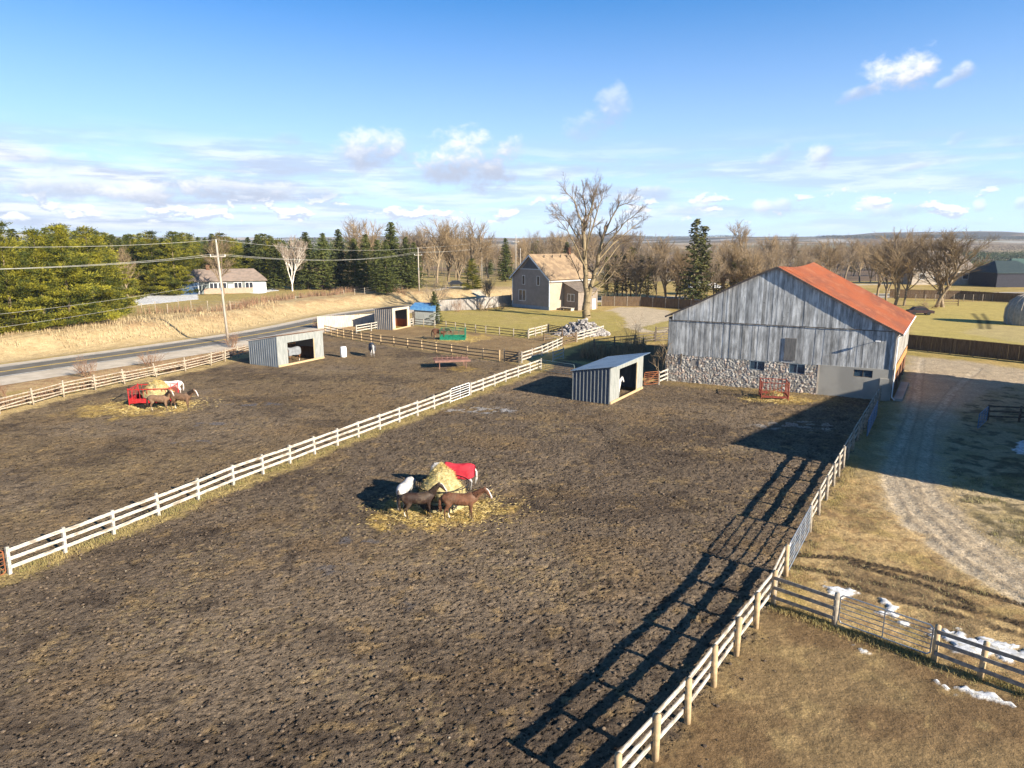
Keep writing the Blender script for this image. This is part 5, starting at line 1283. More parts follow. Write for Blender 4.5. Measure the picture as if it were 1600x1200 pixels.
# tall dark spruces at centre-left
spr = [(408, 452, 366, 'dark spruce just right of the white birch'), (430, 453, 372, 'second dark spruce right of the white birch'), (482, 452, 362, 'pointed spruce left of the purple bush'), (508, 452, 364, 'slim spruce above the purple bush'), (532, 451, 358, 'tall dark spruce at the left of the dense spruce group'),
       (556, 452, 372, 'broad shaded spruce in the dense group'), (574, 454, 366, 'golden-topped spruce in the middle of the dense group'), (592, 456, 374, 'low broad spruce in front of the dense group'), (614, 452, 346, 'tallest spruce of the dense group, with a sharp tip'), (604, 459, 378, 'foremost spruce of the dense group beside the fence posts'),
       (636, 452, 370, 'golden-tipped spruce beside the bare utility pole'), (648, 450, 378, 'rightmost spruce of the dense group, just behind the bare utility pole')]
for k_, (px, py, tp, lb) in enumerate(spr): place([SP[k_ % 3]], [(px, py, tp)], [lb], 'spruces beyond the road', rg)
place(SP, [(790, 440, 372)], ['layered dark spruce left of the thin pale pole behind the farmhouse'], None, rg)
place([proto(spruce(41, 14, 5.0, dens=.62, power=.6, mt=m_cedar2, bare=.1, card=(.7, .26)), 14)], [(1082, 477, 343)], ['tallest dark spruce with twin ragged top, left of the barn'], None, rg)
place([proto(spruce(42, 14, 4.6, dens=.6, power=.6, mt=m_cedar2, bare=.1, card=(.7, .26)), 14)], [(1095, 476, 352)], ['slightly lower spruce merged with the tallest one left of the barn'], None, rg)
place(PN, [(838, 435, 377)], ['golden-green pine behind the farmhouse ridge'], None, rg)
place(PN, [(738, 452, 405)], ['small golden-green bush pine beside the tall bare trees'], None, rg)
place(SP, [(885, 440, 378)], ['dark spruce half hidden behind the farmhouse chimney'], None, rg)
place(SP, [(679, 507, 455)], ['small green spruce at the corner of the upper paddock'], None, rg)
place(SP, [(764, 430, 392)], ['small dark spruce left of the farmhouse gable'], None, rg)
CD = [proto(spruce(s, 8, 2.7, name='cedar_tree', mt=m_cedar, dens=.8, bare=.22, card=(.36, .12), power=.6, bigk=1.0), 8) for s in (11, 12)]
place(CD, [(945, 470, 402), (972, 469, 396), (1062, 468, 398), (1104, 469, 394), (1126, 470, 404), (1150, 470, 408), (960, 470, 400), (985, 470, 388), (1000, 470, 400), (1070, 468, 400), (1100, 468, 402), (1118, 469, 410), (1012, 473, 402), (1142, 474, 410), (1160, 474, 405), (1175, 473, 412), (1245, 440, 392), (1330, 432, 394)], 'brownish green cedar in the tree belt between farmhouse and barn', 'cedars in the tree belt', rg)
# birch
rgb = random.Random(5)
bt = bare_tree(61, 13, mx=3, dens=1., fork=3, mt=m_birch, mw=m_birchtwig, up=.10, name='birch_tree', rmin=.03, trunkf=.3)
place([proto(bt, 13, wf=.72)], [(457, 455, 366)], ['white-barked birch with forked trunk, bright against the dark conifers'], None, rg)
# bare trees
bts = [(350, 462, 356, 'wide brown bare tree right of the tall utility pole over the bungalow'), (202, 470, 380, 'thin bare tree in front of the pines by the snow patch'), (545, 440, 332, 'tall bare tree behind the dense spruces, left one'), (578, 440, 338, 'tall bare tree behind the dense spruces, right one'),
       (632, 440, 345, 'bare tree behind the bare utility pole'), (655, 441, 348, 'slim bare tree above the far shed'), (683, 442, 330, 'tall bare tree with open crown above the far shed'), (700, 440, 336, 'dark-trunked tall bare tree by the parked dark car'), (730, 450, 334, 'thick pale-trunked bare tree beyond the lane'),
       (717, 442, 350, 'bare tree just left of the thick pale-trunked one'), (673, 503, 425, 'small bare tree growing beside the small green spruce'), (765, 474, 428, 'dark small bare tree at the grey fence left of the farmhouse'), (758, 470, 440, 'shrubby bare sapling at the grey fence'),
       (1463, 480, 352, 'big bare tree with twin trunks in the yellow field at right, left trunk'), (1473, 480, 350, 'big bare tree with twin trunks in the yellow field at right, right trunk'),
       (1398, 477, 350, 'tall bare tree behind the barn roof with pale trunk'), (1412, 478, 352, 'slender pale tree just left of the yellow field'), (1385, 474, 358, 'bare tree third behind the barn roof slope'), (1370, 468, 365, 'bare tree behind the middle of the barn roof slope'),
       (1040, 462, 362, 'bare tree with round crown left of the ragged spruce'), (1160, 440, 338, 'tall thin bare tree above the barn ridge left')]
for k_, (px, py, tp, lb) in enumerate(bts): (BT+BG)[k_ % 6].update(wf=1.45 if px in (1463, 1473) else 1.1); place([(BT+BG)[k_ % 6]], [(px, py, tp)], [lb], 'bare trees', rg)
belt = [(x_, 470+rg.uniform(-6, 6), rg.uniform(372, 396)) for x_ in range(950, 1200, 15)]
place(BT+BG, belt, 'bare tree in the brown tree belt between farmhouse and barn', 'tree belt behind the brown fence', rg)
belt2 = [(x_+rg.uniform(-4, 4), 438+rg.uniform(-8, 8), rg.uniform(362, 386)) for x_ in range(1170, 1480, 11)]
place(BG+BT, belt2, 'bare tree in the brown wood rising behind the barn roof', 'brown wood behind the barn', rg)
belt3 = [(x_+rg.uniform(-4, 4), 432+rg.uniform(-6, 6), rg.uniform(352, 384)) for x_ in range(640, 1000, 9)]
place(BT+BG, belt3, 'distant bare tree in the brown wood behind the farmhouse', 'brown wood behind the farmhouse', rg)
belt4 = [(x_+rg.uniform(-4, 4), 412+rg.uniform(-4, 6), rg.uniform(370, 386)) for x_ in range(1000, 1500, 14)]
place(BG+BT, belt4, 'small far bare tree in the valley wood below the horizon', 'valley wood', rg)
# far woods as masses nobody could count
def woods(name, label, boxes, mt, seed, tall=True, dens=1., cs=1.6):
    r = np.random.default_rng(seed); C = []; D = []; Ls = []
    for (xa, ya), (xb, yb), depth, h, n in boxes:
        n = int(n*dens); s = r.uniform(0, 1, n); q = r.uniform(0, 1, n); x = xa+(xb-xa)*s; y = ya+(yb-ya)*s+q*depth
        crown = vnoise(x/6., y/6., seed); top = h*(.55+.6*crown); z = H(x, y)+top*np.sqrt(r.uniform(.02, 1, n))
        C.append(np.stack([x, y, z], 1)); d = r.normal(size=(n, 3))*np.array([.5, .5, 1.]); D.append(d/np.linalg.norm(d, axis=1, keepdims=True)); Ls.append(r.uniform(.6, 1.5, n)*cs*(1-.4*(z-H(x, y))/h))
    V, F = cards(np.concatenate(C), np.concatenate(D), np.concatenate(Ls), np.concatenate(Ls)*(.30 if tall else .5), r)
    tag(link(name, npmesh(name, V, F), mt), label, 'woods', None, 'stuff')
def wl(px0, px1, py): a = G(px0, py); b = G(px1, py); return (a.x, a.y), (b.x, b.y)
m_farever = mat('far_evergreen', (.035, .055, .022), (.07, .085, .03), .05)
m_farbare = mat('far_bare_wood', (.13, .10, .075), (.19, .15, .11), .03)
woods('far_evergreens', 'rows of planted evergreens on the slope at the right edge', [(*wl(1500, 1680, 428), 30, 9, 9000), (*wl(1490, 1700, 409), 45, 11, 9000)], m_farever, 3, False, 1., 1.8)
woods('far_bare_woods', 'faint brown woods spread over the plain below the horizon', [(*wl(880, 1500, 400), 90, 9, 16000), (*wl(-100, 900, 404), 60, 10, 12000), (*wl(1000, 1760, 391), 160, 12, 14000), (*wl(1180, 1540, 424), 30, 7, 9000)], m_farbare, 4, True, 1., 2.4)
woods('far_conifer_line', 'dark conifer line on the left horizon behind the pines', [(*wl(-150, 620, 420), 60, 15, 26000)], m_farever, 6, False, 1., 1.9)
woods('horizon_trees', 'small dark trees along the horizon hills', [(*wl(1330, 1540, 384.5), 300, 13, 14000), (*wl(900, 1330, 383), 500, 10, 12000), (*wl(1540, 1700, 384), 300, 10, 4000)], mat('far_dark_wood', (.06, .065, .05), (.10, .09, .06), .02), 5, False, 1., 5.)

# ---------------------------------------------------------------- horses
ICO = None
def blob_mesh(name, chains, voxel=.024, smooth=8):
    """one continuous skin round chains of (x, y, z, r, ry): swelling and tapering limbs flow into the trunk"""
    global ICO
    if ICO is None:
        bmi = bmesh.new(); bmesh.ops.create_icosphere(bmi, subdivisions=2, radius=1)
        ICO = (np.array([v.co[:] for v in bmi.verts]), np.array([[v.index for v in f.verts] for f in bmi.faces])); bmi.free()
    B = []
    for ch in chains:
        for p, q in zip(ch[:-1], ch[1:]):
            p, q = np.array(p, float), np.array(q, float); L = np.linalg.norm(q[:3]-p[:3]); n = max(2, int(L/(min(p[3], q[3])*.45)))
            for i in range(n+1): B.append(p+(q-p)*i/n)
    B = np.array(B); iv, fi = ICO
    V = (iv[None]*np.stack([B[:, 3], B[:, 4], B[:, 3]], 1)[:, None, :]+B[:, None, :3]).reshape(-1, 3)
    F = (fi[None]+(np.arange(len(B))*len(iv))[:, None, None]).reshape(-1, 3)
    o = link(name+'_cage', npmesh(name+'_cage', V, F), None)
    m = o.modifiers.new('r', 'REMESH'); m.mode = 'VOXEL'; m.voxel_size = voxel; m.use_smooth_shade = True
    m = o.modifiers.new('s', 'SMOOTH'); m.iterations = smooth; m.factor = .5
    dg = bpy.context.evaluated_depsgraph_get(); dg.update()
    out = bpy.data.meshes.new_from_object(o.evaluated_get(dg)); out.name = name
    bpy.data.objects.remove(o)
    for p in out.polygons: p.use_smooth = True
    return out
m_coat = mat('horse_coat', (.3, .3, .3), attr=True, scale=6, rough=.6, lo=.25, hi=.75, spec=.25)
def horse(name, label, loc, rz, coat, head='mid', sc=1.0, blanket=None, blaze=True, socks=True, mane=(.03, .02, .015), tail=None, legs=(0, 0, 0, 0), turn=0., mask=None):
    t = empty('horse', loc, rz, label, 'horse', 'horses'); t.scale = (sc, sc, sc)
    # neck and head poses in the side plane (x forward, z up, half-depth), metres for a 1.5 m horse
    NH = {'up': [(.58, 1.26, .25), (.76, 1.48, .19), (.93, 1.68, .145), (1.05, 1.80, .115), (1.16, 1.72, .125), (1.32, 1.54, .085), (1.42, 1.42, .070)],
          'mid': [(.60, 1.24, .25), (.82, 1.40, .19), (1.02, 1.54, .145), (1.16, 1.62, .115), (1.26, 1.52, .125), (1.40, 1.32, .085), (1.48, 1.19, .070)],
          'low': [(.64, 1.16, .24), (.86, 1.12, .18), (1.08, 1.02, .14), (1.22, .94, .112), (1.28, .82, .12), (1.35, .62, .082), (1.39, .50, .068)],
          'hay': [(.62, 1.21, .24), (.86, 1.28, .18), (1.08, 1.31, .14), (1.23, 1.30, .112), (1.31, 1.18, .12), (1.41, .98, .082), (1.46, .86, .068)]}[head]
    nk = []
    for i, (x, z, r_) in enumerate(NH):
        y = math.sin(turn)*(x-.58)*.9; xx = .58+(x-.58)*math.cos(turn); nk.append((xx, y, z, r_, (.15, .115, .092, .085, .088, .060, .055)[i]))
    V = nk
    ch = [[(-.93, 0, 1.20, .12, .10), (-.80, 0, 1.15, .25, .21), (-.62, 0, 1.14, .31, .27), (-.38, 0, 1.12, .305, .275), (-.1, 0, 1.07, .325, .30), (.18, 0, 1.06, .335, .295), (.40, 0, 1.12, .33, .25), (.56, 0, 1.15, .27, .20), (.66, 0, 1.12, .18, .15)],
          [(.40, 0, 1.25, .20, .13), nk[0]], nk]
    P_ = nk[3]
    for s in (-1, 1):
        ch.append([(P_[0]-.02, P_[1]+s*.055, P_[2]+.07, .035, .028), (P_[0]+.0, P_[1]+s*.075, P_[2]+.19, .014, .012)])
        lo = legs[0 if s < 0 else 1]
        ch.append([(-.66, s*.13, 1.02, .25, .13), (-.62+lo*.3, s*.15, .84, .155, .095), (-.74+lo*.5, s*.15, .64, .085, .062), (-.82+lo*.7, s*.15, .52, .062, .048), (-.80+lo*.85, s*.15, .40, .045, .036), (-.79+lo*1., s*.15, .18, .040, .034), (-.765+lo*1., s*.15, .10, .042, .040), (-.74+lo*1., s*.15, .035, .058, .052), (-.735+lo, s*.15, .02, .058, .052)])
        lo = legs[2 if s < 0 else 3]
        ch.append([(.42, s*.13, 1.05, .21, .12), (.43+lo*.2, s*.145, .84, .125, .085), (.44+lo*.4, s*.15, .64, .075, .055), (.45+lo*.6, s*.15, .48, .058, .048), (.45+lo*.7, s*.15, .38, .042, .036), (.46+lo*.85, s*.15, .17, .038, .034), (.48+lo*.9, s*.15, .095, .042, .038), (.50+lo*.9, s*.15, .035, .056, .052), (.51+lo*.9, s*.15, .02, .056, .052)])
    me = blob_mesh('body', ch)
    n = len(me.vertices); co = np.zeros(n*3); me.vertices.foreach_get('co', co); co = co.reshape(-1, 3)
    x, y, z = co.T
    base = np.array(coat); c = np.repeat(base[None], n, 0)*(.70+.6*fbm(x*5+9, z*5+y*3+9, 4, int(abs(loc[0])*7)))[:, None]
    dust = sstep(.52, .66, fbm(x*3+4, z*3+y+3, 3, int(abs(loc[1])*5)))*.16; c = c+(np.array((.20, .15, .10))-c)*dust[:, None]
    leg = np.clip((.62-z)/.35, 0, 1)*(x < .9); c = c*(1-.45*leg[:, None])
    mud = np.clip((.30-z)/.2, 0, 1)*(x < .9)*.6; c = c+(np.array((.10, .075, .05))-c)*mud[:, None]
    # white blaze down the face, pale muzzle
    P4, P6 = np.array(V[3][:3]), np.array(V[6][:3]); ax = P6-P4; L = np.linalg.norm(ax); ax /= L; q = (co-P4)@ax; pr_ = co-P4-q[:, None]*ax
    up = np.cross(ax, [0, 1, 0]); up = up/np.linalg.norm(up); up = up*np.sign(up[0] if abs(up[0]) > .2 else up[2]); fr = pr_@up
    if blaze:
        bz = (q > .0) & (q < L*1.1) & (fr > .03) & (np.abs(pr_[:, 1]) < .045); c[bz] = (.62, .58, .54)
    mz = (q > L*.93) & (q < L*1.5) & (np.linalg.norm(pr_, axis=1) < .15); c[mz] = np.array((.10, .08, .07)) if not blaze else np.array((.40, .32, .28))
    if socks:
        sk = (z < .30) & (z > .07) & (x < .9) & (y > 0) & (x < 0); c[sk] = (.50, .44, .37)
    c[(z < .065) & (x < .9)] = (.05, .042, .036)
    for s in (-1, 1):
        e = P4+ax*.15+np.array([0, s*.085, 0])+up*.035; dd = np.linalg.norm(co-e, axis=1); c[dd < .03] = (.01, .01, .01)
        e = P6+np.array([0, s*.04, 0])+up*.02; dd = np.linalg.norm(co-e, axis=1); c[dd < .022] = (.02, .015, .015)
    a = me.color_attributes.new('col', 'FLOAT_COLOR', 'POINT'); cc = np.ones((n, 4), np.float32); cc[:, :3] = c; a.data.foreach_set('color', cc.ravel())
    if not me.materials: me.materials.append(m_coat)
    me.materials[0] = m_coat
    link('body', me, None, t)
    # mane falling to one side, forelock and full tail
    mk = 'mane_%02d%02d' % (int(mane[0]*99), int(mane[2]*99)); mm = mat(mk, mane, tuple(q_*1.5 for q_ in mane), 6); rg_ = random.Random(int(loc[0]*13)); m = MB()
    pts = [Vector(v_[:3]) for v_ in nk[:4]]
    for i in range(34):
        f = .35+i/33*2.62; j = min(2, int(f)); g = f-j; p = pts[j].lerp(pts[j+1], g); r_ = nk[j][3]+(nk[j+1][3]-nk[j][3])*g; w_ = nk[j][4]+(nk[j+1][4]-nk[j][4])*g
        nd = (pts[j+1]-pts[j]).normalized(); nu = Vector((-nd.z, 0, nd.x)).normalized(); top = p+nu*r_*1.0
        a1 = p+nu*r_*.55+Vector((rg_.uniform(-.03, .03), -w_*.92, 0)); a2 = p-nu*r_*rg_.uniform(-.1, .6)+Vector((rg_.uniform(-.05, .03), -w_*1.12, -.04))
        m.tube(top, a1, .020, .026, 5); m.tube(a1, a2, .026, .006, 5)
    pl = pts[3]+Vector((.03, 0, .09))
    for k in (-.03, 0, .03): m.tube(pl, pl+Vector((.10, k, -.12)), .02, .006, 4)
    m.build('mane', mm, t, True)
    m = MB(); tl = tail or mane; tk = 'tail_%02d%02d' % (int(tl[0]*99), int(tl[2]*99)); mt_ = mat(tk, tl, tuple(q_*1.4 for q_ in tl), 6)
    for i in range(18):
        q_ = rg_.uniform(-.06, .06); e = rg_.uniform(-.04, .04); p0 = Vector((-1.00, q_*.4, 1.24)); p1 = Vector((-1.09+e*.5, q_*.7, 1.06)); p2 = Vector((-1.10+e, q_, .74)); p3 = Vector((-1.05+e*1.3, q_*.8, rg_.uniform(.34, .50)))
        m.tube(p0, p1, .03, .035, 5); m.tube(p1, p2, .035, .032, 5); m.tube(p2, p3, .032, .006, 5)
    m.build('tail', mt_, t, True)
    if blanket:
        Vb = []; xs_ = [(-1.04, .15, .20, 1.14), (-.95, .23, .27, 1.14), (-.80, .28, .32, 1.15), (-.6, .305, .345, 1.14), (-.38, .31, .335, 1.12), (-.1, .335, .355, 1.07), (.18, .33, .365, 1.06), (.40, .30, .36, 1.12), (.54, .26, .33, 1.17), (.66, .21, .29, 1.22)]
        K = 21; z0 = .70
        for i, (x_, ry_, rz_, zc) in enumerate(xs_):
            for j in range(K):
                s = -1+2*j/(K-1)
                if abs(s) < .55: th = s/.55*math.pi/2; yy = math.sin(th)*ry_; zz = zc+math.cos(th)*rz_
                else: k = (abs(s)-.55)/.45; yy = math.copysign(ry_*(1.0+.10*k*math.sin(i*2.3+3*s)), s); zz = zc-(zc-z0-(.16 if i == 0 else .06 if i == 1 else 0)-.04*math.sin(i*1.3))*k
                Vb.append((x_, yy, zz))
        F = [(i*K+j, i*K+j+1, (i+1)*K+j+1, (i+1)*K+j) for i in range(len(xs_)-1) for j in range(K-1)]+[tuple(range(0, K))]
        m = MB(); m.add(Vb, F); b = m.build('blanket', blanket, t, True); sd = b.modifiers.new('solid', 'SOLIDIFY'); sd.thickness = .02
        st = MB(); st.path([(-.1, .34, .76), (-.1, .18, .72), (-.1, 0, .71), (-.1, -.18, .72), (-.1, -.34, .76)], .015, 4); st.path([(.2, .33, .76), (.2, .15, .70), (.2, -.15, .70), (.2, -.33, .76)], .015, 4); st.build('strap', m_black, b)
    if mask:
        m = MB(); p = [Vector(v_[:3]) for v_ in nk[3:6]]
        m.tube(p[0]+Vector((0, 0, .03)), p[1], .125, .115, 10); m.tube(p[1], p[2], .115, .085, 10); m.build('face_mask', mask, t, True)
    return t
def Z(p, dz=0): return Vector((p.x, p.y, p.z+dz))
chest = (.115, .052, .028); bay = (.028, .015, .011); grey = (.40, .385, .375); dun = (.17, .10, .06)
horse('horse', 'dark bay horse with white blaze standing at the round feeder in the near yard', Z(G(657, 808)), R(12), bay, 'up', .97, legs=(.10, -.05, .05, -.08), turn=-.2)
horse('horse', 'chestnut horse with white nose facing right in front of the near hay pile', Z(G(722, 812)), R(0), chest, 'mid', 1.03, legs=(-.06, .1, .05, -.10), mane=(.08, .035, .02), turn=-.1)
horse('horse', 'white horse seen from behind, left of the near round feeder', Z(G(635, 790)), R(78), grey, 'low', 1.02, blaze=False, socks=False, mane=(.4, .38, .36), tail=(.10, .08, .07), legs=(.03, -.04, 0, .05))
horse('horse', 'white horse in a bright red blanket behind the near hay pile', Z(G(714, 764)), R(172), grey, 'hay', 1.06, m_blanketred, blaze=False, socks=False, mane=(.45, .42, .38), legs=(.05, -.04, .04, 0))
horse('horse', 'brown horse with white face at the red feeder, left one of the pair', Z(G(252, 642)), R(4), dun, 'up', .98, legs=(.06, -.06, .04, -.03), turn=-.5)
horse('horse', 'brown horse walking right, in front of the red feeder in the left paddock', Z(G(286, 640)), R(-4), (.13, .075, .045), 'mid', 1.05, legs=(-.08, .08, .06, -.06), turn=-.2)
horse('horse', 'pinkish white horse behind the hay pile of the red feeder', Z(G(268, 618)), R(200), (.60, .50, .46), 'hay', .98, blaze=False, socks=False, mane=(.5, .42, .38))
horse('horse', 'white horse in a dark blanket walking toward the camera beside the white barrel', Z(G(582, 557)), R(-72), grey, 'low', 1.12, m_blanketnavy, blaze=False, socks=False, mane=(.4, .36, .32), legs=(.08, -.06, .10, -.04))
def inside(A_, B_, fx, y_):
    u_ = (B_-A_).normalized(); n_ = Vector((-u_.y, u_.x, 0)); p_ = A_+(B_-A_)*fx+n_*y_; return Vector((p_.x, p_.y, 0)), math.atan2(u_.y, u_.x)
p1_, a1_ = inside(SA, SB, .47, 1.3); p2_, a2_ = inside(A2, B2, .34, .62)
horse('horse', 'horse in a grey blanket standing inside the roadside shelter', p1_, a1_+math.pi, (.20, .09, .04), 'hay', 1.2, m_blanketgrey, mane=(.08, .035, .02))
horse('horse', 'white horse looking out of the middle shelter', p2_, a2_-.12, (.50, .49, .48), 'mid', 1.05, blaze=False, socks=False, mane=(.35, .34, .34), legs=(0, 0, .03, -.03))
horse('horse', 'small dark brown horse eating from the green feeder in the upper paddock', Z(G(688, 531)), R(-2), (.10, .042, .022), 'hay', 1.15, blaze=False, mane=(.03, .02, .015))

# ---------------------------------------------------------------- hay and feeders
def hay_heap(loc, rx, ry, h, label, seed, peak=(0, 0), power=1.15, tilt=0.):
    r = np.random.default_rng(seed); n = 56; m = 26; V = []
    for j in range(m+1):
        f = j/m
        for i in range(n):
            a = 2*math.pi*i/n; rr = f*(1+.0*math.sin(a))
            x = math.cos(a)*rr*rx; y = math.sin(a)*rr*ry; V.append((x+peak[0]*(1-f), y+peak[1]*(1-f), h*(1-f**power)*(1) if f < .999 else -.05))
    V = np.array(V); fx = V[:, 0]; fy = V[:, 1]; lum = (fbm(fx*2.2+seed, fy*2.2+V[:, 2]*2, 4, seed)-.5); fin = fbm(fx*9+seed, fy*9+V[:, 2]*9, 2, seed+3)-.5
    k = np.clip(V[:, 2]/h, .0, 1); V[:, 0] *= 1+lum*.45+fin*.08; V[:, 1] *= 1+lum*.45+fin*.08; V[:, 2] += lum*.35*(k > 0)+fin*.1
    F = []
    for j in range(m):
        for i in range(n): F.append((j*n+i, (j+1)*n+i, (j+1)*n+(i+1) % n, j*n+(i+1) % n))
    t = empty('hay_pile', loc, 0, label, 'hay', 'hay piles')
    link('hay_mound', npmesh('hay_mound', V, np.array(F), True), m_hay, t)
    N = 2600; idx = r.integers(n, len(V)-n, N); C = V[idx]*(1+r.normal(size=(N, 1))*.015)+np.array([0, 0, .02]); D = r.normal(size=(N, 3)); D[:, 2] *= .5; D /= np.linalg.norm(D, axis=1, keepdims=True)
    Vc, Fc = cards(C, D, r.uniform(.12, .4, N), .018, r); o = link('loose_strands', npmesh('loose_strands', Vc, Fc), m_straw, t); o['kind'] = 'stuff'
    return t
def ring_feeder(loc, label, r_=1.15, h=1.15, mt=None, n=16):
    t = empty('ring_feeder', loc, 0, label, 'feeder')
    def ring(z, rr, th, nm):
        P = [(math.cos(2*math.pi*i/32)*rr, math.sin(2*math.pi*i/32)*rr, z) for i in range(33)]; MB().path(P, th, 6).build(nm, mt, t)
    ring(h, r_, .03, 'top_ring'); ring(h*.52, r_, .025, 'middle_ring'); ring(.05, r_, .03, 'base_ring')
    m = MB()
    for i in range(40):
        a, b = 2*math.pi*i/40, 2*math.pi*(i+1)/40; m.add([(math.cos(a)*r_, math.sin(a)*r_, .05), (math.cos(b)*r_, math.sin(b)*r_, .05), (math.cos(b)*r_, math.sin(b)*r_, h*.34), (math.cos(a)*r_, math.sin(a)*r_, h*.34)], [(0, 1, 2, 3)])
    s = m.build('skirt', mt, t); sd = s.modifiers.new('solid', 'SOLIDIFY'); sd.thickness = .01
    for i in range(n):
        a = 2*math.pi*i/n; MB().tube((math.cos(a)*r_, math.sin(a)*r_, .05), (math.cos(a+.12)*r_, math.sin(a+.12)*r_, h), .018, n=6).build('upright', mt, t)
    return t
ring_feeder(Z(HAY1), 'round black steel feeder holding the near hay pile', 1.42, 1.15, m_black)
hay_heap(Z(HAY1), 1.45, 1.38, 2.1, 'tall peaked pile of pale hay in the black ring feeder, near yard', 7, (-.15, 0), 1.9)
def basket(loc, rz, L, W, h, label, mt, bars=9, low=.35, diag=False, floor=.25, legs_=True):
    t = empty('hay_feeder', loc, rz, label, 'feeder')
    c = [(-L/2, -W/2), (L/2, -W/2), (L/2, W/2), (-L/2, W/2)]
    for z, th in ((h, .04), (floor+low, .03), (floor, .045)):
        m = MB(); m.path([(x, y, z) for x, y in c+[c[0]]], th, 6); m.build('rail', mt, t)
    m = MB()
    for (x0, y0), (x1, y1) in zip(c, c[1:]+c[:1]):
        m.beam((x0, y0, floor+low/2), (x1, y1, floor+low/2), .02, low*.9)
        k = bars if abs(x1-x0) > .1 else max(3, int(bars*W/L))
        for i in range(k+1): m.tube((x0+(x1-x0)*i/k, y0+(y1-y0)*i/k, floor), (x0+(x1-x0)*i/k, y0+(y1-y0)*i/k, h), .02, n=5)
    m.build('side_bars', mt, t)
    for x, y in c: MB().tube((x, y, 0), (x, y, h+.12), .045, n=8).build('leg', mt, t)
    if diag: MB().tube((-L/2, -W/2-.02, floor+.1), (L/2, -W/2-.02, h), .04, n=6).build('diagonal_pipe', m_rust, t)
    return t
basket(Z(G(242, 629)), R(8), 3.4, 2.2, 1.45, 'bright red steel hay feeder in the left paddock under a hay pile', m_red, 11)
hay_heap(Z(G(249, 630), .75), 1.35, 1.05, 1.25, 'pale hay pile heaped in the red feeder, left paddock', 9, (.1, 0), 2.0)
basket(Z(FEED3), R(-14), 2.3, 2.0, 1.6, 'dull red steel hay feeder with open top standing against the stone barn wall', mat('dull_red', (.24, .05, .035), (.15, .045, .03), 5, .7), 7, .14, True)
hay_heap(Z(FEED3, .0), 1.1, .9, .55, 'thin layer of hay left in the red feeder by the barn', 11, (0, 0), 1.8)
basket(Z(FEED4), R(0), 3.6, 2.4, 1.5, 'green round-cornered hay feeder in the upper paddock', m_green, 4, .42, floor=.06)
def low_table():
    p = G(706, 574); t = empty('bale_trailer', p, R(12), 'low flat rust-pink platform feeder standing in the left paddock', 'feeder')
    MB().box(0, 0, .82, 4.0, 2.1, .08).build('platform', mat('pink_rust', (.24, .13, .10), (.18, .10, .08), 2), t)
    for s in (-1, 1): MB().beam((-2, s*1.05, .9), (2, s*1.05, .9), .07, .22).build('edge_rail', MATS['pink_rust'], t)
    m = MB()
    for i in range(7): m.tube((-1.7+i*.57, -.9, .9), (-1.7+i*.57, 0, 1.45), .03, n=5); m.tube((-1.7+i*.57, .9, .9), (-1.7+i*.57, 0, 1.45), .03, n=5)
    m.build('rack_bars', MATS['pink_rust'], t)
    for x in (-1.5, 1.5):
        for y in (-.9, .9): MB().tube((x, y, 0), (x, y, .8), .05, n=6).build('leg', MATS['pink_rust'], t)
low_table()
b = G(537, 558); t = empty('barrel', b, 0, 'white plastic barrel standing alone in the left paddock', 'barrel')
m = MB(); pr_ = [(0, .30), (.05, .36), (.38, .40), (.42, .38), (.46, .40), (.86, .40), (.90, .38), (.94, .40), (1.25, .37), (1.32, .31)]
for (z0, r0), (z1, r1) in zip(pr_[:-1], pr_[1:]): m.tube((0, 0, z0), (0, 0, z1), r0, r1, 20, False)
m.build('drum', m_white, t, True); MB().tube((0, 0, 1.30), (0, 0, 1.325), .31, .31, 20).build('lid', mat('pale_lid', (.6, .6, .62), None, 2, .5), t)

# pile of pale stones under the maple
def stone_pile():
    r = np.random.default_rng(8); p = G(909, 523); V = []; F = []
    ico = bmesh.new(); bmesh.ops.create_icosphere(ico, subdivisions=1, radius=1); iv = np.array([v.co[:] for v in ico.verts]); fi = np.array([[v.index for v in f.verts] for f in ico.faces]); ico.free()
    n = 0
    for _ in range(900):
        a = r.uniform(0, 6.28); q = r.uniform(0, 1)**.6; x = math.cos(a)*q*4.3; y = math.sin(a)*q*2.6; top = 2.0*(1-q**1.6)*(1+.25*math.sin(a*3)); z = top*r.uniform(.35, 1.02)
        s = r.uniform(.14, .36); k = iv*(1+r.normal(size=iv.shape)*.13)*np.array([s, s*r.uniform(.6, 1), s*r.uniform(.5, .9)]); V.append(k+np.array([x, y, z+.05])); F.append(fi+n); n += len(iv)
    V = np.concatenate(V); o = link('stone_pile', npmesh('stone_pile', V, np.concatenate(F)), m_stonepile, None, p)
    tag(o, 'heap of pale broken field stones under the great bare maple', 'stone pile', None, 'stuff')
stone_pile()
def grey_dome():
    p = G(1604, 507); t = empty('mesh_dome', p, 0, 'grey netted dome cut by the right edge, standing in the yellow field', 'round pen'); r_ = 3.4; h = 5.4
    m = MB(); K = 20
    prf = [(0, .94), (.2, 1.), (.5, .99), (.75, .82), (.92, .5), (1., .08)]
    for i in range(K):
        a = 2*math.pi*i/K; P = [Vector((math.cos(a)*r_*q, math.sin(a)*r_*q, h*f)) for f, q in prf]; m.path(P, .035, 4)
    m.build('rib', m_boardpale, t)
    V = []; 
    for f, q in prf:
        for i in range(K): a = 2*math.pi*i/K; V.append((math.cos(a)*r_*q*.985, math.sin(a)*r_*q*.985, h*f*.985))
    F = [(j*K+i, j*K+(i+1) % K, (j+1)*K+(i+1) % K, (j+1)*K+i) for j in range(len(prf)-1) for i in range(K)]; m = MB(); m.add(V, F); m.build('netting', mat('grey_net', (.30, .30, .27), (.22, .22, .20), 3, bump=.4), t, True)
grey_dome()
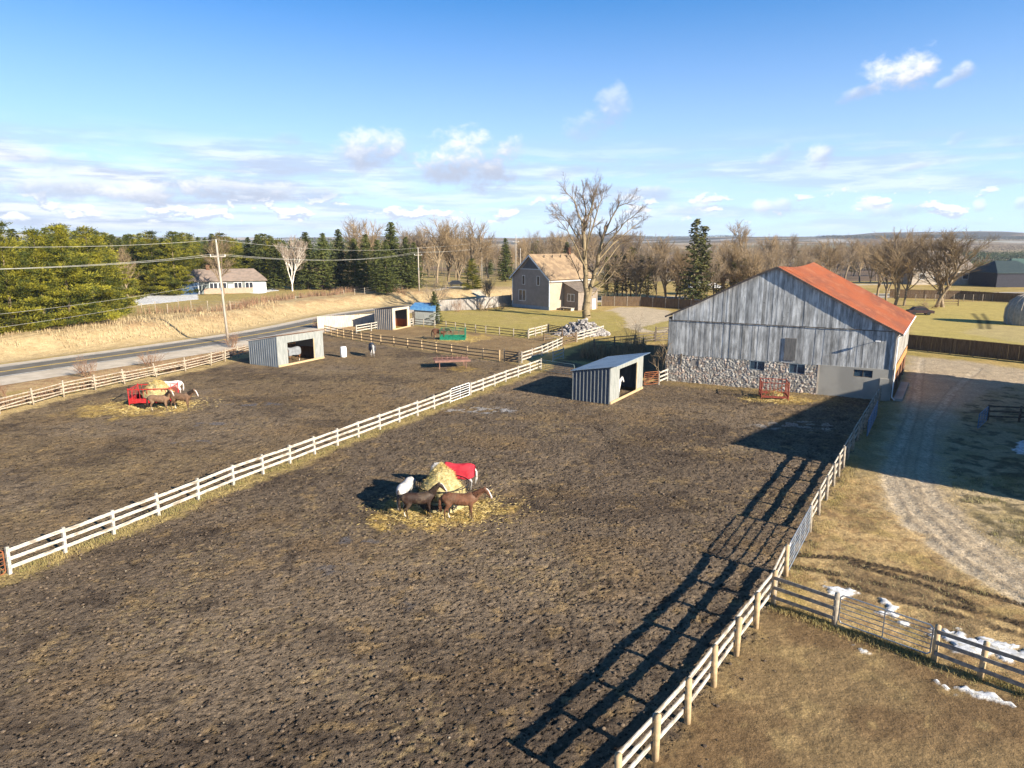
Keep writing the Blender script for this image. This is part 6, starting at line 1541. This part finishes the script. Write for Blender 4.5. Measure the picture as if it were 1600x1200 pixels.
# ---------------------------------------------------------------- dry weeds, brush and loose grass
def blades(name, label, cat, pts, hmin, hmax, mt, seed, w=.03, lean=.35, off=True):
    r = np.random.default_rng(seed); P = np.asarray(pts); N = len(P)
    z = H(P[:, 0], P[:, 1]); h = r.uniform(hmin, hmax, N); a = r.uniform(0, 6.28, N); l = r.uniform(0, lean, N)
    b0 = np.stack([P[:, 0], P[:, 1], z-.03], 1); sd = np.stack([np.cos(a+1.57), np.sin(a+1.57), np.zeros(N)], 1)*w*.5
    mid = b0+np.stack([np.cos(a)*l*h*.35, np.sin(a)*l*h*.35, h*.6], 1); tip = b0+np.stack([np.cos(a)*l*h, np.sin(a)*l*h, h*np.cos(l*.6)], 1)
    V = np.stack([b0-sd, b0+sd, mid+sd*.8, mid-sd*.8, tip], 1).reshape(-1, 3); o_ = (np.arange(N)*5)[:, None]
    F = np.concatenate([o_+np.array([[0, 1, 2, 3]])]); F2_ = np.concatenate([o_+np.array([[3, 2, 4, 4]])])
    # second part as a thin quad
    V2 = np.stack([mid-sd*.8, mid+sd*.8, tip+sd*.15, tip-sd*.15], 1).reshape(-1, 3)
    F2_ = np.arange(N*4).reshape(N, 4)+len(V)
    o = link(name, npmesh(name, np.concatenate([V, V2]), np.concatenate([F, F2_])), mt); tag(o, label, cat, None, 'stuff'); return o
rr_ = np.random.default_rng(3)
def along(pts, n, wid, off=0., clump=.0):
    P = np.array([(p[0], p[1]) for p in pts]); s = np.r_[0, np.cumsum(np.hypot(*np.diff(P, axis=0).T))]; t = rr_.uniform(0, s[-1], n)
    x = np.interp(t, s, P[:, 0]); y = np.interp(t, s, P[:, 1]); x = x+rr_.normal(size=n)*wid; y = y+rr_.normal(size=n)*wid+off
    if clump: k = vnoise(x*1.3+5, y*1.3, 9) > clump; x, y = x[k], y[k]
    return np.stack([x, y], 1)
def inpoly(poly, n, clump=0., fs=.8):
    px = [p[0] for p in poly]; py = [p[1] for p in poly]; x = rr_.uniform(min(px), max(px), n); y = rr_.uniform(min(py), max(py), n); k = poly_sd(x, y, poly) > 0
    if clump: k &= fbm(x*fs, y*fs, 3, 12) > clump
    return np.stack([x[k], y[k]], 1)
blades('dry_weeds', 'tan cattails and tall dry weeds in the wet ditch behind the middle shelter', 'weeds', inpoly(GP((890, 556), (925, 548), (1010, 543), (1000, 575), (960, 570)), 2600, .42, .5), 1.0, 2.1, m_weed, 1, .07)
blades('dry_brush', 'reddish dry brush on the verge between road and split-rail fence', 'brush', np.concatenate([along([p+Vector((-1.4, 2.2, 0)) for p in F3], 5200, .55, 0, .40)]), .3, 1.1, m_weedred, 2, .035)
blades('dry_grass', 'long pale grass standing on the roadside bank', 'grass', inpoly([Vector((-105, 75, 0)), Vector((-60, 85, 0)), Vector((-45, 108, 0)), Vector((-40, 135, 0)), Vector((-52, 140, 0)), Vector((-62, 110, 0)), Vector((-90, 90, 0))], 26000, .42, .25), .25, .65, mat('bank_grass', (.42, .33, .19), (.32, .23, .13), .5), 3, .06)
blades('dry_brush', 'thin brown brush along the wire fence on the bank', 'brush', along(GP(*[(x_, y_+1) for x_, y_ in ((222, 489), (299, 487), (361, 488), (420, 486), (470, 478), (519, 474), (570, 464), (631, 456))]), 5000, .8, 0, .42), .5, 1.7, m_weedred, 4, .05)
blades('dry_grass', 'grass tufts along the foot of the long pale fence', 'grass', along(F2, 14000, .35, -.1, .3), .05, .20, m_grass, 5, .018, .9)
blades('dry_grass', 'grass tufts beside the right-hand fence and gates', 'grass', np.concatenate([along([p+Vector((.45, -.1, 0)) for p in F1[2:]], 9000, .30, 0, .35), along(GP((1208, 946), (1303, 980), (1458, 1032), (1640, 1101)), 7000, .25, 0, .4)]), .05, .20, m_grass, 6, .014, .9)
blades('rough_grass', 'rough dry grass tufts right of the driveway', 'grass', inpoly(GP((1480, 745), (1700, 745), (1700, 905), (1600, 868), (1550, 835), (1500, 780)), 30000, .50, .9), .05, .20, mat('tuft_grass', (.36, .31, .16), (.22, .20, .08), 1.), 7, .016, .9)
blades('rough_grass', 'short dry grass left of the driveway', 'grass', inpoly(GP((1240, 890), (1275, 831), (1310, 765), (1360, 745), (1385, 800), (1480, 880), (1600, 950), (1700, 1010), (1700, 1105), (1458, 1030), (1303, 975)), 26000, .50, .8), .03, .12, MATS['tuft_grass'], 8, .014, .9)
for p, a_, b_, n_, lb in ((HAY1, 3.4, 2.4, 6500, 'loose straw trampled round the black ring feeder'), (HAY2, 4.2, 3.0, 4500, 'loose straw trampled round the bright red feeder'), (FEED4, 4.5, 3.2, 2500, 'pale loose hay spread round the green feeder'), (FEED3, 2.8, 1.6, 2500, 'loose hay under the red feeder by the barn')):
    q = rr_.normal(size=(n_, 2))*np.array([a_, b_])*.48+np.array([p.x, p.y-.6]); k = vnoise(q[:, 0]*1.1, q[:, 1]*1.1, 5) > .33; q = q[k]; n_ = len(q)
    d_ = rr_.normal(size=(n_, 3))*np.array([1, 1, .12]); d_ /= np.linalg.norm(d_, axis=1, keepdims=True)
    V_, F_ = cards(np.concatenate([q, np.full((n_, 1), .035)+rr_.uniform(0, .05, (n_, 1))], 1), d_, rr_.uniform(.10, .35, n_), .02, rr_); tag(link('loose_straw', npmesh('loose_straw', V_, F_), m_straw), lb, 'straw', None, 'stuff')
def litter(name, label, cat, n, poly, smin, smax, mt, seed):
    r = np.random.default_rng(seed); bm_ = bmesh.new(); bmesh.ops.create_icosphere(bm_, subdivisions=1, radius=1); iv = np.array([v.co[:] for v in bm_.verts]); fi = np.array([[v.index for v in f.verts] for f in bm_.faces]); bm_.free()
    q = inpoly(poly, n*3)[:n]; q = q+r.normal(size=q.shape)*.3; sz = r.uniform(smin, smax, len(q))**1.0
    V = (iv[None]*(1+r.normal(size=(len(q), len(iv), 3))*.18)*(sz[:, None, None]*np.array([1, 1, .6])))+np.stack([q[:, 0], q[:, 1], sz*.25], 1)[:, None, :]
    F = fi[None]+(np.arange(len(q))*len(iv))[:, None, None]; tag(link(name, npmesh(name, V.reshape(-1, 3), F.reshape(-1, 3)), mt), label, cat, None, 'stuff')
NEARM = [Vector((-20, 12, 0)), Vector((4, 14, 0)), Vector((31, 57, 0)), Vector((4, 72, 0)), Vector((-22, 27, 0))]
litter('mud_clods', 'loose dark clods and dung scattered over the churned mud of the near yard', 'clods', 5200, NEARM, .02, .075, mat('clod', (.085, .062, .045), (.15, .11, .075), 3), 1)
litter('pale_stones', 'small pale stones and hay wads lying about the near yard', 'stones', 110, NEARM, .02, .045, mat('pale_bit', (.30, .25, .18), (.22, .18, .13), 3), 2)
litter('gravel_stones', 'loose gravel stones along the driveway', 'gravel', 5200, GP((1385, 690), (1490, 690), (1500, 790), (1700, 915), (1700, 1010), (1520, 900), (1400, 810), (1366, 750)), .008, .026, mat('gravel_bit', (.40, .35, .29), (.24, .21, .17), 3), 3)
# shrubs
def shrub(label, px, py, h, w, seed, mt=None, n=14, name='bare_shrub', group='bare shrubs'):
    r = random.Random(seed); p = G(px, py); out = []; cfg = dict(n=[4, 3, 3], k=[5, 4, 3], taper=.4, wig=.2, up=.06, ang=(R(20), R(50)), len=(.4, .65), rmin=.008, **{'from': [.2, .15]})
    for _ in range(n):
        a = r.uniform(0, 6.28); q = Vector((math.cos(a)*w*.25*r.random(), math.sin(a)*w*.25*r.random(), -.05)); grow(r, out, q, Vector((math.cos(a)*.5*w/h, math.sin(a)*.5*w/h, 1)).normalized(), h*r.uniform(.6, .95), .03, 0, 2, cfg)
    V, F = tubes_np([s[:4] for s in out], 3); o = link(name, npmesh(name, V, F), mt or m_weedred, None, p); tag(o, label, 'shrub', group); return o
shrub('tan bare shrub in front of the grey fence by the farmhouse', 757, 486, 2.0, 3.0, 1, m_weed)
shrub('low tan shrub under the left farmhouse windows', 778, 485, 1.6, 3.0, 2, m_weed)
shrub('dark bare shrub casting shadows on the pale grey fence', 716, 487, 2.4, 2.2, 3)
shrub('thin tall bare shrub standing between middle shelter and barn', 1032, 592, 4.2, 2.4, 4, m_twig, 7)
shrub('upright bare shrub behind the roof of the middle shelter', 993, 556, 4.2, 2.2, 5, m_twig, 7)
shrub('reddish bare bush on the road verge left of the tall pole', 138, 588, 2.1, 2.2, 6)
shrub('reddish bare bush on the road verge right beside the leaning fence posts', 236, 572, 1.8, 2.4, 7)
shrub('brown bare bush at the foot of the tall utility pole', 362, 543, 2.0, 3.0, 8)
shrub('thin brown sapling beside the road near left edge', 12, 622, 1.4, .8, 9, None, 4)
shrub('greyish bare bush at the left end of pale lane', 668, 458, 3.2, 5, 10, m_twigred, 18)
shrub('low brown bush at far left corner of the lane fence', 500, 512, 1.5, 2.5, 11)
shrub('purple-red bare bush under the dark spruces', 508, 452, 2.2, 5, 12, mat('purple_twig', (.20, .07, .16), (.14, .05, .10), 2), 20)
shrub('brown brush heap beside the big bare tree at right', 1452, 482, 2.0, 5, 13, m_weed, 18)
# light dust in the air: far things fade a little toward blue
hz = MB().box(0, 4500, 0, 18000, 9400, 2)
hz = MB(); hz.add([(x_, y_, z_) for z_ in (-20, 130) for x_, y_ in ((-9500, -150), (9500, -150), (9500, 9100), (-9500, 9100))], [(3, 2, 1, 0), (4, 5, 6, 7), (0, 1, 5, 4), (1, 2, 6, 5), (2, 3, 7, 6), (3, 0, 4, 7)])
mh_ = bpy.data.materials.new('haze'); mh_.use_nodes = True; T_ = NT(mh_.node_tree); T_.n.clear()
o_ = T_.new('ShaderNodeOutputMaterial'); v_ = T_.new('ShaderNodeVolumePrincipled', {'Color': (.62, .74, .95), 'Density': .00009}); T_.l.new(v_.outputs[0], o_.inputs['Volume'])
tag(hz.build('haze', mh_), 'thin bluish haze filling the air out to the horizon', 'haze', None, 'stuff')
